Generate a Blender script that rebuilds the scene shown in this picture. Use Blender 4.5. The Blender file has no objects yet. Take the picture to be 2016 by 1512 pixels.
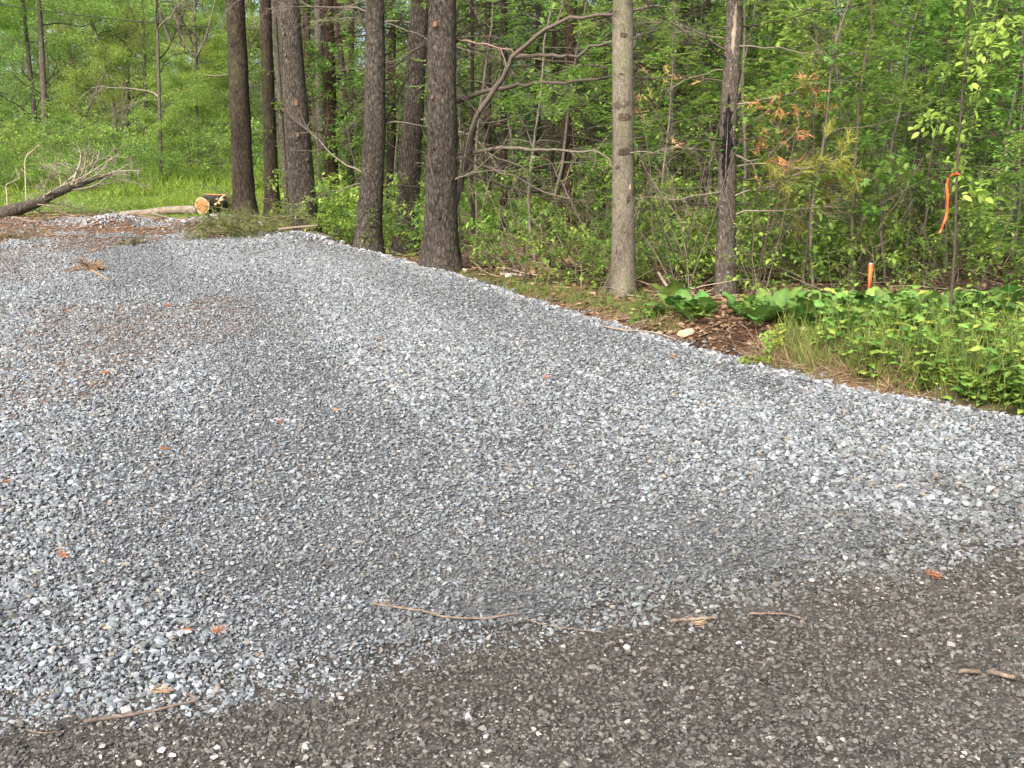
import bpy, bmesh, math, random
import numpy as np
from mathutils import Vector, Matrix, Euler

# ------------------------------------------------------------------ scene, camera, light
S = bpy.context.scene
COL = S.collection
CAMZ, FPX, PITCH = 1.6, 2000.0, math.radians(10.5)
cd = bpy.data.cameras.new('camera'); cam = bpy.data.objects.new('camera', cd); COL.objects.link(cam)
cam.location = (0, 0, CAMZ); cam.rotation_euler = (math.pi/2 - PITCH, 0, 0)
cd.sensor_width = 36; cd.lens = FPX/2016*36; cd.clip_start = .05; cd.clip_end = 800
S.camera = cam
SUN_EL, SUN_AZ = math.radians(40), math.radians(205)          # azimuth clockwise from +Y: behind the camera, a little left
w = bpy.data.worlds.new('World'); S.world = w; w.use_nodes = True
nt = w.node_tree; sky = nt.nodes.new('ShaderNodeTexSky'); sky.sky_type = 'NISHITA'; sky.sun_disc = False
sky.sun_elevation = SUN_EL; sky.sun_rotation = SUN_AZ; sky.dust_density = 6.0; sky.air_density = 1.0; sky.ozone_density = .6
nt.links.new(sky.outputs[0], nt.nodes['Background'].inputs[0]); nt.nodes['Background'].inputs[1].default_value = .14
sl = bpy.data.lights.new('sun', 'SUN'); sun = bpy.data.objects.new('sun', sl); COL.objects.link(sun)
sl.energy = 1.5; sl.angle = math.radians(40); sl.color = (1, .97, .925)
sd = Vector((math.sin(SUN_AZ)*math.cos(SUN_EL), math.cos(SUN_AZ)*math.cos(SUN_EL), math.sin(SUN_EL)))
sun.rotation_euler = sd.to_track_quat('Z', 'Y').to_euler(); sun.location = (0, -10, 30)
S.view_settings.view_transform = 'Standard'; S.view_settings.look = 'None'; S.view_settings.gamma = 1
S.view_settings.exposure = 1.75
S.render.engine = 'CYCLES'
try:
    S.cycles.max_bounces = 8; S.cycles.transparent_max_bounces = 4; S.cycles.transmission_bounces = 8; S.cycles.diffuse_bounces = 7
except Exception: pass

R = np.random.default_rng(7)
random.seed(7)

# ------------------------------------------------------------------ noise, terrain, pixels
def hsh(i, j, k, seed):
    n = (i.astype(np.int64)*374761393 + j.astype(np.int64)*668265263 + k.astype(np.int64)*2147483647 + seed*974634777) & 0xffffffff
    n = ((n ^ (n >> 13))*1274126177) & 0xffffffff
    n = n ^ (n >> 16)
    return (n & 0xffffff)/float(0xffffff)
def vn(x, y, z=0.0, seed=0):
    x, y, z = np.broadcast_arrays(np.asarray(x, float), np.asarray(y, float), np.asarray(z, float))
    i, j, k = np.floor(x), np.floor(y), np.floor(z); fx, fy, fz = x-i, y-j, z-k
    fx, fy, fz = [f*f*(3-2*f) for f in (fx, fy, fz)]
    i, j, k = i.astype(np.int64), j.astype(np.int64), k.astype(np.int64); r = 0
    for a in (0, 1):
        for b in (0, 1):
            for c in (0, 1):
                r = r + hsh(i+a, j+b, k+c, seed)*(fx if a else 1-fx)*(fy if b else 1-fy)*(fz if c else 1-fz)
    return r
def fbm(x, y, z=0.0, seed=0, o=3):
    return sum(vn(np.asarray(x)*2**q, np.asarray(y)*2**q, np.asarray(z)*2**q, seed+q)*.5**q for q in range(o))/(2-.5**(o-1))
def sst(a, b, x): t = np.clip((x-a)/(b-a), 0, 1); return t*t*(3-2*t)

EY = np.array([3.4, 4.2, 5.0, 6.05, 6.78, 7.8, 9.18, 10.83, 12.4, 13.7, 15.3, 18, 30])
EX = np.array([9.0, 6.2, 4.5, 3.05, 2.14, 1.33, .42, -.58, -1.6, -2.66, -4.3, -6.5, -16])
def edge(x, y):                      # signed distance right of the driveway edge
    return (x - np.interp(y, EY, EX) + .13*(fbm(x*1.7, y*1.7, 0, 5)-.5)*2 + .07*(vn(x*7, y*7, 0, 6)-.5)*2)*.72
def hgt(x, y):
    x, y = np.asarray(x, float), np.asarray(y, float)
    P = np.interp(y, [-50, 3.0, 3.8, 13, 18, 25, 40, 80, 160], [0, 0, .05, .97, 1.33, 1.85, 3.6, 8.5, 20])
    F = np.interp(y, [-50, 3, 6, 7, 8, 9, 11, 14, 20, 30, 45, 80, 160], [.1, .1, .44, .52, .62, .64, .76, .83, .95, 1.4, 3.2, 8.2, 20])
    e = edge(x, y)
    lf = sst(-1.6, -4.0, x + np.maximum(y-20, 0)*.12)*sst(11, 14, y)       # left clearing keeps the drive's slope
    F = F*(1-lf) + (P-.03)*lf
    t = sst(-.05, .55, e); fa = sst(15, 21, y); t = t*(1-fa) + sst(-9, 0, x + np.maximum(y-20, 0)*.12)*fa
    z = P*(1-t) + F*t
    z = z - .05*np.exp(-((e-.12)/.15)**2)*sst(15, 12, y)
    z = z + .07*(fbm(x*1.1, y*1.1, 0, 21)-.5)*sst(.2, .8, e) + .025*(fbm(x*.9, y*.9, 0, 31)-.5)*sst(4, 6, y)
    z = z + .5*(fbm(x*.15, y*.15, 0, 41)-.5)*sst(18, 30, y)
    for bx, by, s, hh in ((-6.05, 15.6, .38, .13), (-4.55, 16.2, .35, .10), (-2.7, 13.9, .5, .07)):
        z = z + hh*np.exp(-((x-bx)**2+((y-by)*.8)**2)/(s*s))
    return z
def h1(x, y): return float(hgt(x, y))
cp, sp = math.cos(PITCH), math.sin(PITCH)
def ray(px, py):
    u, v = (px-1008)/FPX, (756-py)/FPX
    return Vector((u, cp+v*sp, -sp+v*cp))
def pix(px, py, Y):
    d = ray(px, py); return Vector((0, 0, CAMZ)) + d*(Y/d.y)
def gpix(px, py, lift=0.0):
    d = ray(px, py); ys = np.arange(1.5, 60, .02); t = ys/d.y
    zz = CAMZ + d.z*t - hgt(d.x*t, ys) - lift
    k = int(np.argmax(zz < 0)) if (zz < 0).any() else len(ys)-1
    return Vector((d.x*t[k], ys[k], CAMZ+d.z*t[k]))

# ------------------------------------------------------------------ mesh building
class MB:
    def __init__(s): s.v = []; s.f3 = []; s.f4 = []; s.c = []; s.n = 0
    def add(s, v, f, col=(1, 1, 1)):
        v = np.asarray(v, float).reshape(-1, 3); f = np.asarray(f, np.int64)
        s.v.append(v); c = np.asarray(col, float)
        s.c.append(np.broadcast_to(c, (len(v), 3)) if c.ndim == 1 else c)
        if len(f): (s.f3 if f.shape[1] == 3 else s.f4).append(f+s.n)
        s.n += len(v); return s
    def merge(s, o):
        for a in o.v: pass
        if o.n:
            off = s.n
            s.v += o.v; s.c += o.c; s.f3 += [f+off for f in o.f3]; s.f4 += [f+off for f in o.f4]; s.n += o.n
        return s
    def mesh(s, name, mats, smooth=True):
        me = bpy.data.meshes.new(name); v = np.concatenate(s.v) if s.v else np.zeros((0, 3))
        f3 = np.concatenate(s.f3) if s.f3 else np.zeros((0, 3), np.int64); f4 = np.concatenate(s.f4) if s.f4 else np.zeros((0, 4), np.int64)
        me.vertices.add(len(v)); me.vertices.foreach_set('co', v.astype(np.float32).ravel())
        li = np.concatenate([f3.ravel(), f4.ravel()]); me.loops.add(len(li)); me.loops.foreach_set('vertex_index', li.astype(np.int32))
        st = np.concatenate([np.arange(len(f3))*3, len(f3)*3+np.arange(len(f4))*4])
        me.polygons.add(len(st)); me.polygons.foreach_set('loop_start', st.astype(np.int32))
        if smooth: me.polygons.foreach_set('use_smooth', np.ones(len(st), bool))
        a = me.attributes.new('col', 'FLOAT_COLOR', 'POINT'); c = np.concatenate(s.c) if s.c else np.zeros((0, 3))
        a.data.foreach_set('color', np.concatenate([c, np.ones((len(c), 1))], 1).astype(np.float32).ravel())
        me.update(calc_edges=True)
        for m in (mats if isinstance(mats, (list, tuple)) else [mats]): me.materials.append(m)
        return me
def ob(name, me, parent=None, loc=(0, 0, 0), rot=(0, 0, 0), scl=(1, 1, 1), kind=None):
    o = bpy.data.objects.new(name, me); COL.objects.link(o); o.location = loc; o.rotation_euler = rot
    o.scale = (scl,)*3 if np.isscalar(scl) else scl
    if parent: o.parent = parent
    if kind: o['kind'] = kind
    return o
def tag(o, label, cat, group=None):
    o['label'] = label; o['category'] = cat
    if group: o['group'] = group
    return o
def thing(name, label, cat, loc, rz=0, scl=1, group=None):
    o = bpy.data.objects.new(name, None); COL.objects.link(o); o.empty_display_size = .1
    o.location = loc; o.rotation_euler = (0, 0, rz); o.scale = (scl,)*3
    return tag(o, label, cat, group)
def copy_thing(src, label, loc, rz, scl, group=None):
    r = src.copy(); COL.objects.link(r); r.location = loc; r.rotation_euler = (0, 0, rz); r.scale = (scl,)*3
    r['label'] = label
    if group: r['group'] = group
    for c in src.children:
        d = c.copy(); COL.objects.link(d); d.parent = r
        for g in c.children:
            e = g.copy(); COL.objects.link(e); e.parent = d
    return r
def smooth_path(p, k=4):
    p = np.asarray([tuple(q) for q in p], float)
    if len(p) < 3 or k < 2: return p
    t = np.arange(len(p)); tt = np.linspace(0, len(p)-1, (len(p)-1)*k+1); out = []
    for q in tt:
        i = min(int(q), len(p)-2); f = q-i
        a, b, c, d = p[max(i-1, 0)], p[i], p[i+1], p[min(i+2, len(p)-1)]
        out.append(.5*((2*b)+(-a+c)*f+(2*a-5*b+4*c-d)*f*f+(-a+3*b-3*c+d)*f**3))
    return np.array(out)
def tube(p, r, n=6, cap=True, bump=None):
    p = np.asarray(p, float); m = len(p); r = np.broadcast_to(np.asarray(r, float), (m,))
    t = np.gradient(p, axis=0); t /= np.linalg.norm(t, axis=1)[:, None]+1e-12
    a = np.array([0, 0, 1.]) if abs(t[0][2]) < .8 else np.array([1., 0, 0])
    u = np.zeros_like(p); q = np.cross(t[0], a); q /= np.linalg.norm(q)
    for i in range(m):
        q = q - t[i]*np.dot(q, t[i]); q /= np.linalg.norm(q)+1e-12; u[i] = q
    w_ = np.cross(t, u); th = np.linspace(0, 2*np.pi, n, endpoint=False)
    rr = r[:, None]*np.ones(n)
    if bump is not None: rr = rr*bump(p, th)
    v = p[:, None, :] + rr[:, :, None]*(np.cos(th)[None, :, None]*u[:, None, :]+np.sin(th)[None, :, None]*w_[:, None, :])
    i = np.arange(m-1)[:, None]*n; j = np.arange(n)[None, :]; k = (j+1) % n
    f = np.stack([i+j, i+k, i+n+k, i+n+j], -1).reshape(-1, 4)
    v = v.reshape(-1, 3)
    if cap:
        v = np.concatenate([v, p[:1], p[-1:]])
        f3 = [(len(v)-2, (j_+1) % n, j_) for j_ in range(n)] + [(len(v)-1, (m-1)*n+j_, (m-1)*n+(j_+1) % n) for j_ in range(n)]
        return v, f, np.array(f3)
    return v, f, None
def addtube(mb, p, r, n=6, col=(1, 1, 1), cap=True, bump=None):
    v, f, f3 = tube(p, r, n, cap, bump); o = mb.n
    mb.add(v, f, col)
    if f3 is not None: mb.f3.append(f3+o)
def scatter(mb, tv, tf, pos, xd, nrm, size, col):
    """copies of a small template (x along, z up) at pos, x axis along xd, z axis near nrm"""
    pos = np.asarray(pos, float); xd = np.asarray(xd, float); nrm = np.asarray(nrm, float)
    if not len(pos): return
    x = xd/(np.linalg.norm(xd, axis=1)[:, None]+1e-9); y = np.cross(nrm, x); y /= np.linalg.norm(y, axis=1)[:, None]+1e-9; z = np.cross(x, y)
    tv = np.asarray(tv, float); s = np.asarray(size, float)
    s = s[:, None, None] if s.ndim == 1 else s[:, None, :]
    tt = tv[None]*s
    v = pos[:, None, :]+tt[..., 0:1]*x[:, None]+tt[..., 1:2]*y[:, None]+tt[..., 2:3]*z[:, None]
    f = np.asarray(tf)[None]+(np.arange(len(pos))*len(tv))[:, None, None]
    mb.add(v.reshape(-1, 3), f.reshape(-1, f.shape[-1]), np.repeat(np.asarray(col, float), len(tv), axis=0))
LEAF = (np.array([(0, 0, 0), (.45, .30, .06), (1, 0, -.08), (.45, -.30, .06)]), np.array([(0, 3, 2), (0, 2, 1)]))
LEAF6 = (np.array([(0, 0, 0), (.22, .2, .05), (.6, .24, .05), (1, 0, -.1), (.6, -.24, .05), (.22, -.2, .05), (.45, 0, 0)]),
         np.array([(0, 6, 1), (1, 6, 2), (2, 6, 3), (3, 6, 4), (4, 6, 5), (5, 6, 0)]))
MAPLE = (np.array([(0, 0, 0), (.12, .38, .02), (.42, .2, .04), (.62, .46, -.03), (.66, .16, .03), (1, 0, -.08), (.66, -.16, .03), (.62, -.46, -.03), (.42, -.2, .04), (.12, -.38, .02)]),
         np.array([(0, 2, 1), (0, 4, 2), (2, 4, 3), (0, 5, 4), (0, 6, 5), (0, 8, 6), (8, 7, 6), (0, 9, 8)]))
NEED = (np.array([(0, .5, 0), (0, -.5, 0), (1, 0, 0)]), np.array([(0, 1, 2)]))
def rnd_dirs(n, rng=R, up=0.0):
    d = rng.normal(size=(n, 3)); d[:, 2] += up; return d/np.linalg.norm(d, axis=1)[:, None]
def green(n, a, b, rng=R, j=.18):
    t = rng.random((n, 1)); c = np.asarray(a)*(1-t)+np.asarray(b)*t
    return c*(1+j*(rng.random((n, 1))*2-1))

# ------------------------------------------------------------------ materials
def newmat(name):
    m = bpy.data.materials.new(name); m.use_nodes = True; n = m.node_tree.nodes; n.clear()
    return m, m.node_tree.nodes, m.node_tree.links
def N(nodes, t, **k):
    x = nodes.new(t)
    for a, b in k.items():
        if a in x.inputs: x.inputs[a].default_value = b
        else: setattr(x, a, b)
    return x
def ramp(nodes, stops):
    r = nodes.new('ShaderNodeValToRGB'); e = r.color_ramp.elements
    while len(e) < len(stops): e.new(.5)
    for i, (p, c) in enumerate(stops): e[i].position = p; e[i].color = (*c, 1)
    return r
def coords(nodes, links, scale=(1, 1, 1), src='Object'):
    t = nodes.new('ShaderNodeTexCoord'); mp = nodes.new('ShaderNodeMapping'); mp.inputs['Scale'].default_value = scale
    links.new(t.outputs[src], mp.inputs[0]); return mp.outputs[0]
def finish(m, nodes, links, col, rough=.9, bump=None, bstr=.4, bdist=.01, spec=.25, trans=0):
    p = N(nodes, 'ShaderNodeBsdfPrincipled', Roughness=rough); p.inputs['Specular IOR Level'].default_value = spec
    links.new(col, p.inputs['Base Color'])
    if bump is not None:
        b = N(nodes, 'ShaderNodeBump', Strength=bstr, Distance=bdist); links.new(bump, b.inputs['Height']); links.new(b.outputs[0], p.inputs['Normal'])
    o = nodes.new('ShaderNodeOutputMaterial')
    if trans:
        t = nodes.new('ShaderNodeBsdfTranslucent'); links.new(col, t.inputs[0]); mx = N(nodes, 'ShaderNodeMixShader', Fac=trans)
        links.new(p.outputs[0], mx.inputs[1]); links.new(t.outputs[0], mx.inputs[2]); links.new(mx.outputs[0], o.inputs[0])
    else: links.new(p.outputs[0], o.inputs[0])
    return m
def mixc(nodes, links, a, b, fac, mode='MIX'):
    x = nodes.new('ShaderNodeMix'); x.data_type = 'RGBA'; x.blend_type = mode
    for s, v in ((0, fac), (6, a), (7, b)):
        if hasattr(v, 'is_linked'): links.new(v, x.inputs[s])
        elif s == 0: x.inputs[0].default_value = v
        else: x.inputs[s].default_value = (*v, 1)
    return x.outputs[2]
def m_bark(name, stops, sz=14, stretch=.22, lichen=.0, lcol=(.42, .44, .38), bstr=.9, bd=.02, moss=0, blotch=0, vmix=.74):
    m, n, l = newmat(name)
    c = coords(n, l, (sz, sz, sz*stretch)); big = coords(n, l, (1.3, 1.3, .7))
    vo = N(n, 'ShaderNodeTexVoronoi', Scale=1.0, feature='DISTANCE_TO_EDGE'); 
    nz = N(n, 'ShaderNodeTexNoise', Scale=1.6, Detail=6, Roughness=.65); l.new(c, nz.inputs[0])
    ad = N(n, 'ShaderNodeVectorMath', operation='MULTIPLY_ADD'); l.new(nz.outputs[1], ad.inputs[0]); ad.inputs[1].default_value = (.9, .9, .9); l.new(c, ad.inputs[2])
    l.new(ad.outputs[0], vo.inputs[0])
    rp = ramp(n, [(0, (0, 0, 0)), (.28, (1, 1, 1))]); l.new(vo.outputs[0], rp.inputs[0])
    nf = N(n, 'ShaderNodeTexNoise', Scale=2.6, Detail=8, Roughness=.75); l.new(c, nf.inputs[0]); rf_ = ramp(n, [(.3, (0, 0, 0)), (.7, (1, 1, 1))]); l.new(nf.outputs[0], rf_.inputs[0]); hm = mixc(n, l, rp.outputs[0], rf_.outputs[0], vmix)
    cr = ramp(n, stops); l.new(hm, cr.inputs[0])
    nb = N(n, 'ShaderNodeTexNoise', Scale=1.5, Detail=3); l.new(big, nb.inputs[0])
    vr = ramp(n, [(.3, (.72, .70, .68)), (.7, (1.2, 1.18, 1.15))]); l.new(nb.outputs[0], vr.inputs[0])
    col = mixc(n, l, cr.outputs[0], vr.outputs[0], 1, 'MULTIPLY')
    if lichen:
        cl = coords(n, l, (1, 1, 1)); v2 = N(n, 'ShaderNodeTexNoise', Scale=38, Detail=3, Roughness=.7); l.new(cl, v2.inputs[0])
        r2 = ramp(n, [(.70-lichen, (0, 0, 0)), (.74-lichen, (1, 1, 1))]); l.new(v2.outputs[0], r2.inputs[0])
        col = mixc(n, l, col, lcol, r2.outputs[0])
    if moss:
        v3 = N(n, 'ShaderNodeTexNoise', Scale=3.2, Detail=4); l.new(big, v3.inputs[0])
        r3 = ramp(n, [(.5, (0, 0, 0)), (.7, (moss,)*3)]); l.new(v3.outputs[0], r3.inputs[0])
        col = mixc(n, l, col, (.10, .12, .045), r3.outputs[0])
    if blotch:
        cb = coords(n, l, (5, 5, 9)); v4 = N(n, 'ShaderNodeTexNoise', Scale=1, Detail=5, Roughness=.65); l.new(cb, v4.inputs[0]); r4 = ramp(n, [(.56, (0, 0, 0)), (.66, (blotch,)*3)]); l.new(v4.outputs[0], r4.inputs[0])
        col = mixc(n, l, col, (.04, .032, .025), r4.outputs[0])
    return finish(m, n, l, col, .95, hm, bstr, bd, .1)
def m_attr(name, rough=.6, trans=0, spec=.3, hue=.0, val=.0, noise=0, nscale=30, bstr=0, atype='GEOMETRY', light=0):
    """colour from the geometry's own 'col' attribute, varied a little from object to object"""
    m, n, l = newmat(name); a = N(n, 'ShaderNodeAttribute', attribute_name='col'); a.attribute_type = atype; col = a.outputs[0]; hgtn = None
    if hue or val:
        oi = n.new('ShaderNodeObjectInfo'); hs = n.new('ShaderNodeHueSaturation')
        m1 = N(n, 'ShaderNodeMapRange'); m1.inputs[3].default_value = .5-hue; m1.inputs[4].default_value = .5+hue; l.new(oi.outputs['Random'], m1.inputs[0])
        wn = n.new('ShaderNodeTexWhiteNoise'); wn.noise_dimensions = '1D'; l.new(oi.outputs['Random'], wn.inputs['W'])
        m2 = N(n, 'ShaderNodeMapRange'); m2.inputs[3].default_value = 1-val; m2.inputs[4].default_value = 1+val; l.new(wn.outputs[0], m2.inputs[0])
        l.new(m1.outputs[0], hs.inputs['Hue']); l.new(m2.outputs[0], hs.inputs['Value']); l.new(col, hs.inputs['Color']); col = hs.outputs[0]
    if noise:
        c = coords(n, l, (1, 1, 1)); nz = N(n, 'ShaderNodeTexNoise', Scale=nscale, Detail=5, Roughness=.65); l.new(c, nz.inputs[0])
        r = ramp(n, [(.3, (1-noise,)*3), (.7, (1+noise,)*3)]); l.new(nz.outputs[0], r.inputs[0]); col = mixc(n, l, col, r.outputs[0], 1, 'MULTIPLY'); hgtn = nz.outputs[0]
    return finish(m, n, l, col, rough, hgtn if bstr else None, bstr, .01, spec, trans)
def m_wood(name, stops, scale=(30, 30, 4), rough=.85):
    m, n, l = newmat(name); c = coords(n, l, scale); nz = N(n, 'ShaderNodeTexNoise', Scale=1, Detail=6, Roughness=.7); l.new(c, nz.inputs[0])
    r = ramp(n, stops); l.new(nz.outputs[0], r.inputs[0]); return finish(m, n, l, r.outputs[0], rough, nz.outputs[0], .5, .006, .15)
def m_rings(name, a, b, rim):
    m, n, l = newmat(name); t = n.new('ShaderNodeTexCoord'); wv = N(n, 'ShaderNodeTexWave', Scale=14, Distortion=1.5, Detail=2); wv.wave_type = 'RINGS'; wv.rings_direction = 'Z'
    l.new(t.outputs['Object'], wv.inputs[0]); nz = N(n, 'ShaderNodeTexNoise', Scale=25, Detail=4); l.new(t.outputs['Object'], nz.inputs[0])
    f = mixc(n, l, wv.outputs[0], nz.outputs[0], .6); r = ramp(n, [(.25, a), (.75, b)]); l.new(f, r.inputs[0])
    at = N(n, 'ShaderNodeAttribute', attribute_name='col'); col = mixc(n, l, r.outputs[0], rim, at.outputs['Fac'])
    return finish(m, n, l, col, .8, nz.outputs[0], .3, .003, .15)

B_PINE = m_bark('bark_pine', [(.12, (.013, .010, .008)), (.38, (.046, .040, .034)), (.62, (.096, .086, .075)), (.9, (.175, .16, .14))], 24, .34, .06, (.27, .27, .24), 1.0, .03)
B_DARK = m_bark('bark_dark', [(.12, (.009, .007, .006)), (.45, (.035, .028, .022)), (.75, (.075, .061, .05))], 28, .28, .03, (.22, .22, .19), moss=.25)
B_BRN = m_bark('bark_brown', [(.12, (.012, .008, .006)), (.5, (.05, .036, .026)), (.8, (.095, .07, .052))], 30, .25, .04, (.3, .28, .24))
B_POP = m_bark('bark_poplar', [(.08, (.035, .027, .019)), (.3, (.092, .083, .066)), (.6, (.145, .134, .108)), (.9, (.215, .202, .168))], 26, .45, .04, (.33, .31, .25), .6, .010, moss=.45, blotch=.75, vmix=.92)
B_GREY = m_bark('bark_grey', [(.1, (.022, .019, .016)), (.5, (.092, .081, .069)), (.85, (.19, .17, .148))], 34, .3, .07, (.38, .38, .34))
B_SCAR = m_bark('bark_burnt', [(.1, (.004, .004, .004)), (.55, (.016, .014, .014)), (.8, (.05, .045, .043))], 30, .2, .0); RESIN = m_wood('resin_streak', [(.3, (.03, .03, .03)), (.5, (.25, .25, .245)), (.75, (.5, .5, .49))], (60, 60, 14))
TWIG = m_attr('twig_bark', .95, 0, .1, .01, .25, .35, 60, .4)
DEADW = m_wood('dead_branch_wood', [(.3, (.09, .07, .052)), (.55, (.21, .175, .14)), (.8, (.36, .31, .255))], (18, 18, 18))
STICK = m_wood('stick_wood', [(.3, (.06, .045, .033)), (.55, (.14, .112, .088)), (.8, (.27, .23, .19))], (40, 40, 40))
CUT = m_rings('fresh_cut_wood', (.27, .115, .045), (.37, .175, .07), (.36, .25, .16)); KNOT = m_rings('old_knot_wood', (.09, .052, .034), (.16, .092, .056), (.12, .08, .055))
PALECUT = m_wood('split_wood', [(.3, (.5, .34, .18)), (.7, (.75, .6, .4))], (30, 30, 30))
LEAFM = m_attr('broad_leaf', .5, .55, .35, .026, .34)
NEEDM = m_attr('pine_needle', .6, .2, .3, .01, .15)
HERB = m_attr('herb_leaf', .5, .32, .35, .03, .30, .28, 45, .25)
GRASSM = m_attr('grass_blade', .6, .35, .3)
LITTER = m_attr('dry_litter', .85, .1, .15)
STONEM = m_attr('crushed_stone', .8, 0, .35, 0, 0, .28, 90, .35, 'INSTANCER')
ROCKM = m_attr('rock', .85, 0, .25, 0, 0, .4, 22, .6)
TAPE = m_attr('orange_tape', .45, .35, .4)
PAINT = m_attr('orange_paint', .6, 0, .3, 0, 0, .2, 40, .2)
def m_ground(name, rough, speck, s1, s2):
    m, n, l = newmat(name); a = N(n, 'ShaderNodeAttribute', attribute_name='col'); c = coords(n, l)
    n1 = N(n, 'ShaderNodeTexNoise', Scale=s1, Detail=8, Roughness=.7); l.new(c, n1.inputs[0])
    n2 = N(n, 'ShaderNodeTexVoronoi', Scale=s2); l.new(c, n2.inputs[0])
    r1 = ramp(n, [(.3, (.45,)*3), (.7, (1.5,)*3)]); l.new(n1.outputs[0], r1.inputs[0]); col = mixc(n, l, a.outputs[0], r1.outputs[0], 1, 'MULTIPLY')
    r2 = ramp(n, [(0, (.5,)*3), (1, (1.5,)*3)]); l.new(n2.outputs[1], r2.inputs[0]); col = mixc(n, l, col, r2.outputs[0], speck, 'MULTIPLY')
    return finish(m, n, l, col, rough, n1.outputs[0], .8, .03, .1)
GROUND = m_ground('forest_ground', .95, .6, 6, 26); BASEG = m_ground('gravel_base', .95, .8, 12, 60)

# ------------------------------------------------------------------ ground, road, driveway
def grid(xs, ys, zf, colf):
    X, Y = np.meshgrid(xs, ys); Z = zf(X, Y); v = np.stack([X, Y, Z], -1).reshape(-1, 3); nx = len(xs)
    i = (np.arange(len(ys)-1)[:, None]*nx+np.arange(nx-1)[None]).reshape(-1)
    return v, np.stack([i, i+1, i+nx+1, i+nx], -1), colf(v[:, 0], v[:, 1])
SOIL_C = gpix(1430, 690)
def ground_col(x, y):
    lit = np.array([.105, .068, .042]); grs = np.array([.07, .105, .022]); soil = np.array([.045, .024, .014]); mossy = np.array([.05, .065, .02])
    g = fbm(x*.8, y*.8, 0, 61)[:, None]
    left = (sst(-2.5, -4.5, x+np.maximum(y-20, 0)*.12)*sst(15.5, 17.5, y))[:, None]
    c = lit*(1-.75*sst(.5, .65, g))+mossy*.75*sst(.5, .65, g)
    c = c*(1-left)+grs*left
    far = sst(26, 40, y)[:, None]; c = c*(1-far)+np.array([.05, .075, .02])*far
    s = np.exp(-(((x-SOIL_C.x)/.5)**2+((y-SOIL_C.y)/.45)**2))[:, None]; s = sst(.2, .6, s)
    c = c*(1-s)+soil*s
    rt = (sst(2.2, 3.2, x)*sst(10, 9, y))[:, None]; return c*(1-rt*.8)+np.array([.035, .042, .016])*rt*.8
xs = np.concatenate([-np.geomspace(170, 9.5, 26), np.arange(-9, 7.01, .09), np.geomspace(7.4, 170, 28)])
ys = np.concatenate([np.linspace(-40, 1, 12), np.arange(1.4, 20, .09), np.geomspace(20.3, 190, 60)])
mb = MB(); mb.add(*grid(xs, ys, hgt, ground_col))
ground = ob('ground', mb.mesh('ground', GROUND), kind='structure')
bpts = [gpix(*p) for p in ((0, 1440), (300, 1408), (600, 1372), (900, 1318), (1200, 1255), (1500, 1195), (1750, 1130), (2016, 1065))]
BX = np.array([-14]+[p.x for p in bpts]+[6, 12, 30]); BYy = np.array([bpts[0].y-1.3]+[p.y for p in bpts]+[bpts[-1].y+1.3, bpts[-1].y+2.2, bpts[-1].y+2.4])
def yb(x): return np.interp(x, BX, BYy)
# road: from behind the camera to a little past the boundary with the driveway
u = np.linspace(0, 1, 70)[:, None]; xr = np.concatenate([np.linspace(-30, -5, 14), np.linspace(-4.8, 6, 110), np.linspace(6.4, 30, 14)])[None]
Yr = -5+u*(yb(xr)+.35+5); Xr = np.broadcast_to(xr, Yr.shape)
v = np.stack([Xr, Yr, hgt(Xr, Yr)+.012*np.ones_like(u)*(1-.6*(u > .99))], -1).reshape(-1, 3); nx = xr.shape[1]
i = (np.arange(69)[:, None]*nx+np.arange(nx-1)[None]).reshape(-1); f = np.stack([i, i+1, i+nx+1, i+nx], -1)
mb = MB(); mb.add(v, f, np.array([.05, .045, .039])*(1+.5*(fbm(v[:, 0], v[:, 1], 0, 71)-.5))[:, None])
road = ob('road', mb.mesh('road', BASEG), kind='structure')
yy = np.concatenate([np.linspace(2.2, 13, 130), np.linspace(13.1, 16.9, 34)])
def drive_row(y, n=150):
    xe = np.interp(y, EY, EX); return np.linspace(-11, xe+.12, n)
X = np.array([drive_row(y) for y in yy]); Yd = np.broadcast_to(yy[:, None], X.shape)
ee = edge(X, Yd); Z = hgt(X, Yd)+np.where(Yd < yb(X)+.05, -.03, .004+.016*(1-sst(-.12, .1, ee))*sst(0, .5, Yd-yb(X)))
Z = np.where(Yd > 16.3, Z-.05*sst(16.3, 16.9, Yd), Z)
v = np.stack([X, Yd, Z], -1).reshape(-1, 3); nx = X.shape[1]
i = (np.arange(len(yy)-1)[:, None]*nx+np.arange(nx-1)[None]).reshape(-1); f = np.stack([i, i+1, i+nx+1, i+nx], -1)
def duff(x, y):                      # reddish pine needles and dirt over the far end and in a few patches
    d = sst(13.2, 14.3, y+.9*(fbm(x*.9, y*.9, 0, 81)-.5)*2)*(1-.8*sst(.58, .66, fbm(x*1.3, y*1.3, 0, 91)))
    d = np.maximum(d, .75*sst(.56, .66, fbm(x*.55, y*.45, 0, 85))*sst(-1.2, -3.2, x)*sst(4, 6, y))
    return d
dd = duff(v[:, 0], v[:, 1])[:, None]; base = np.array([.075, .078, .082])*(1+.3*(fbm(v[:, 0]*.6, v[:, 1]*.6, 0, 95)-.5))[:, None]
mb = MB(); mb.add(v, f, base*(1-dd)+np.array([.115, .075, .05])*dd)
drive = ob('gravel_driveway', mb.mesh('gravel_driveway', BASEG), kind='structure')

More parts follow.
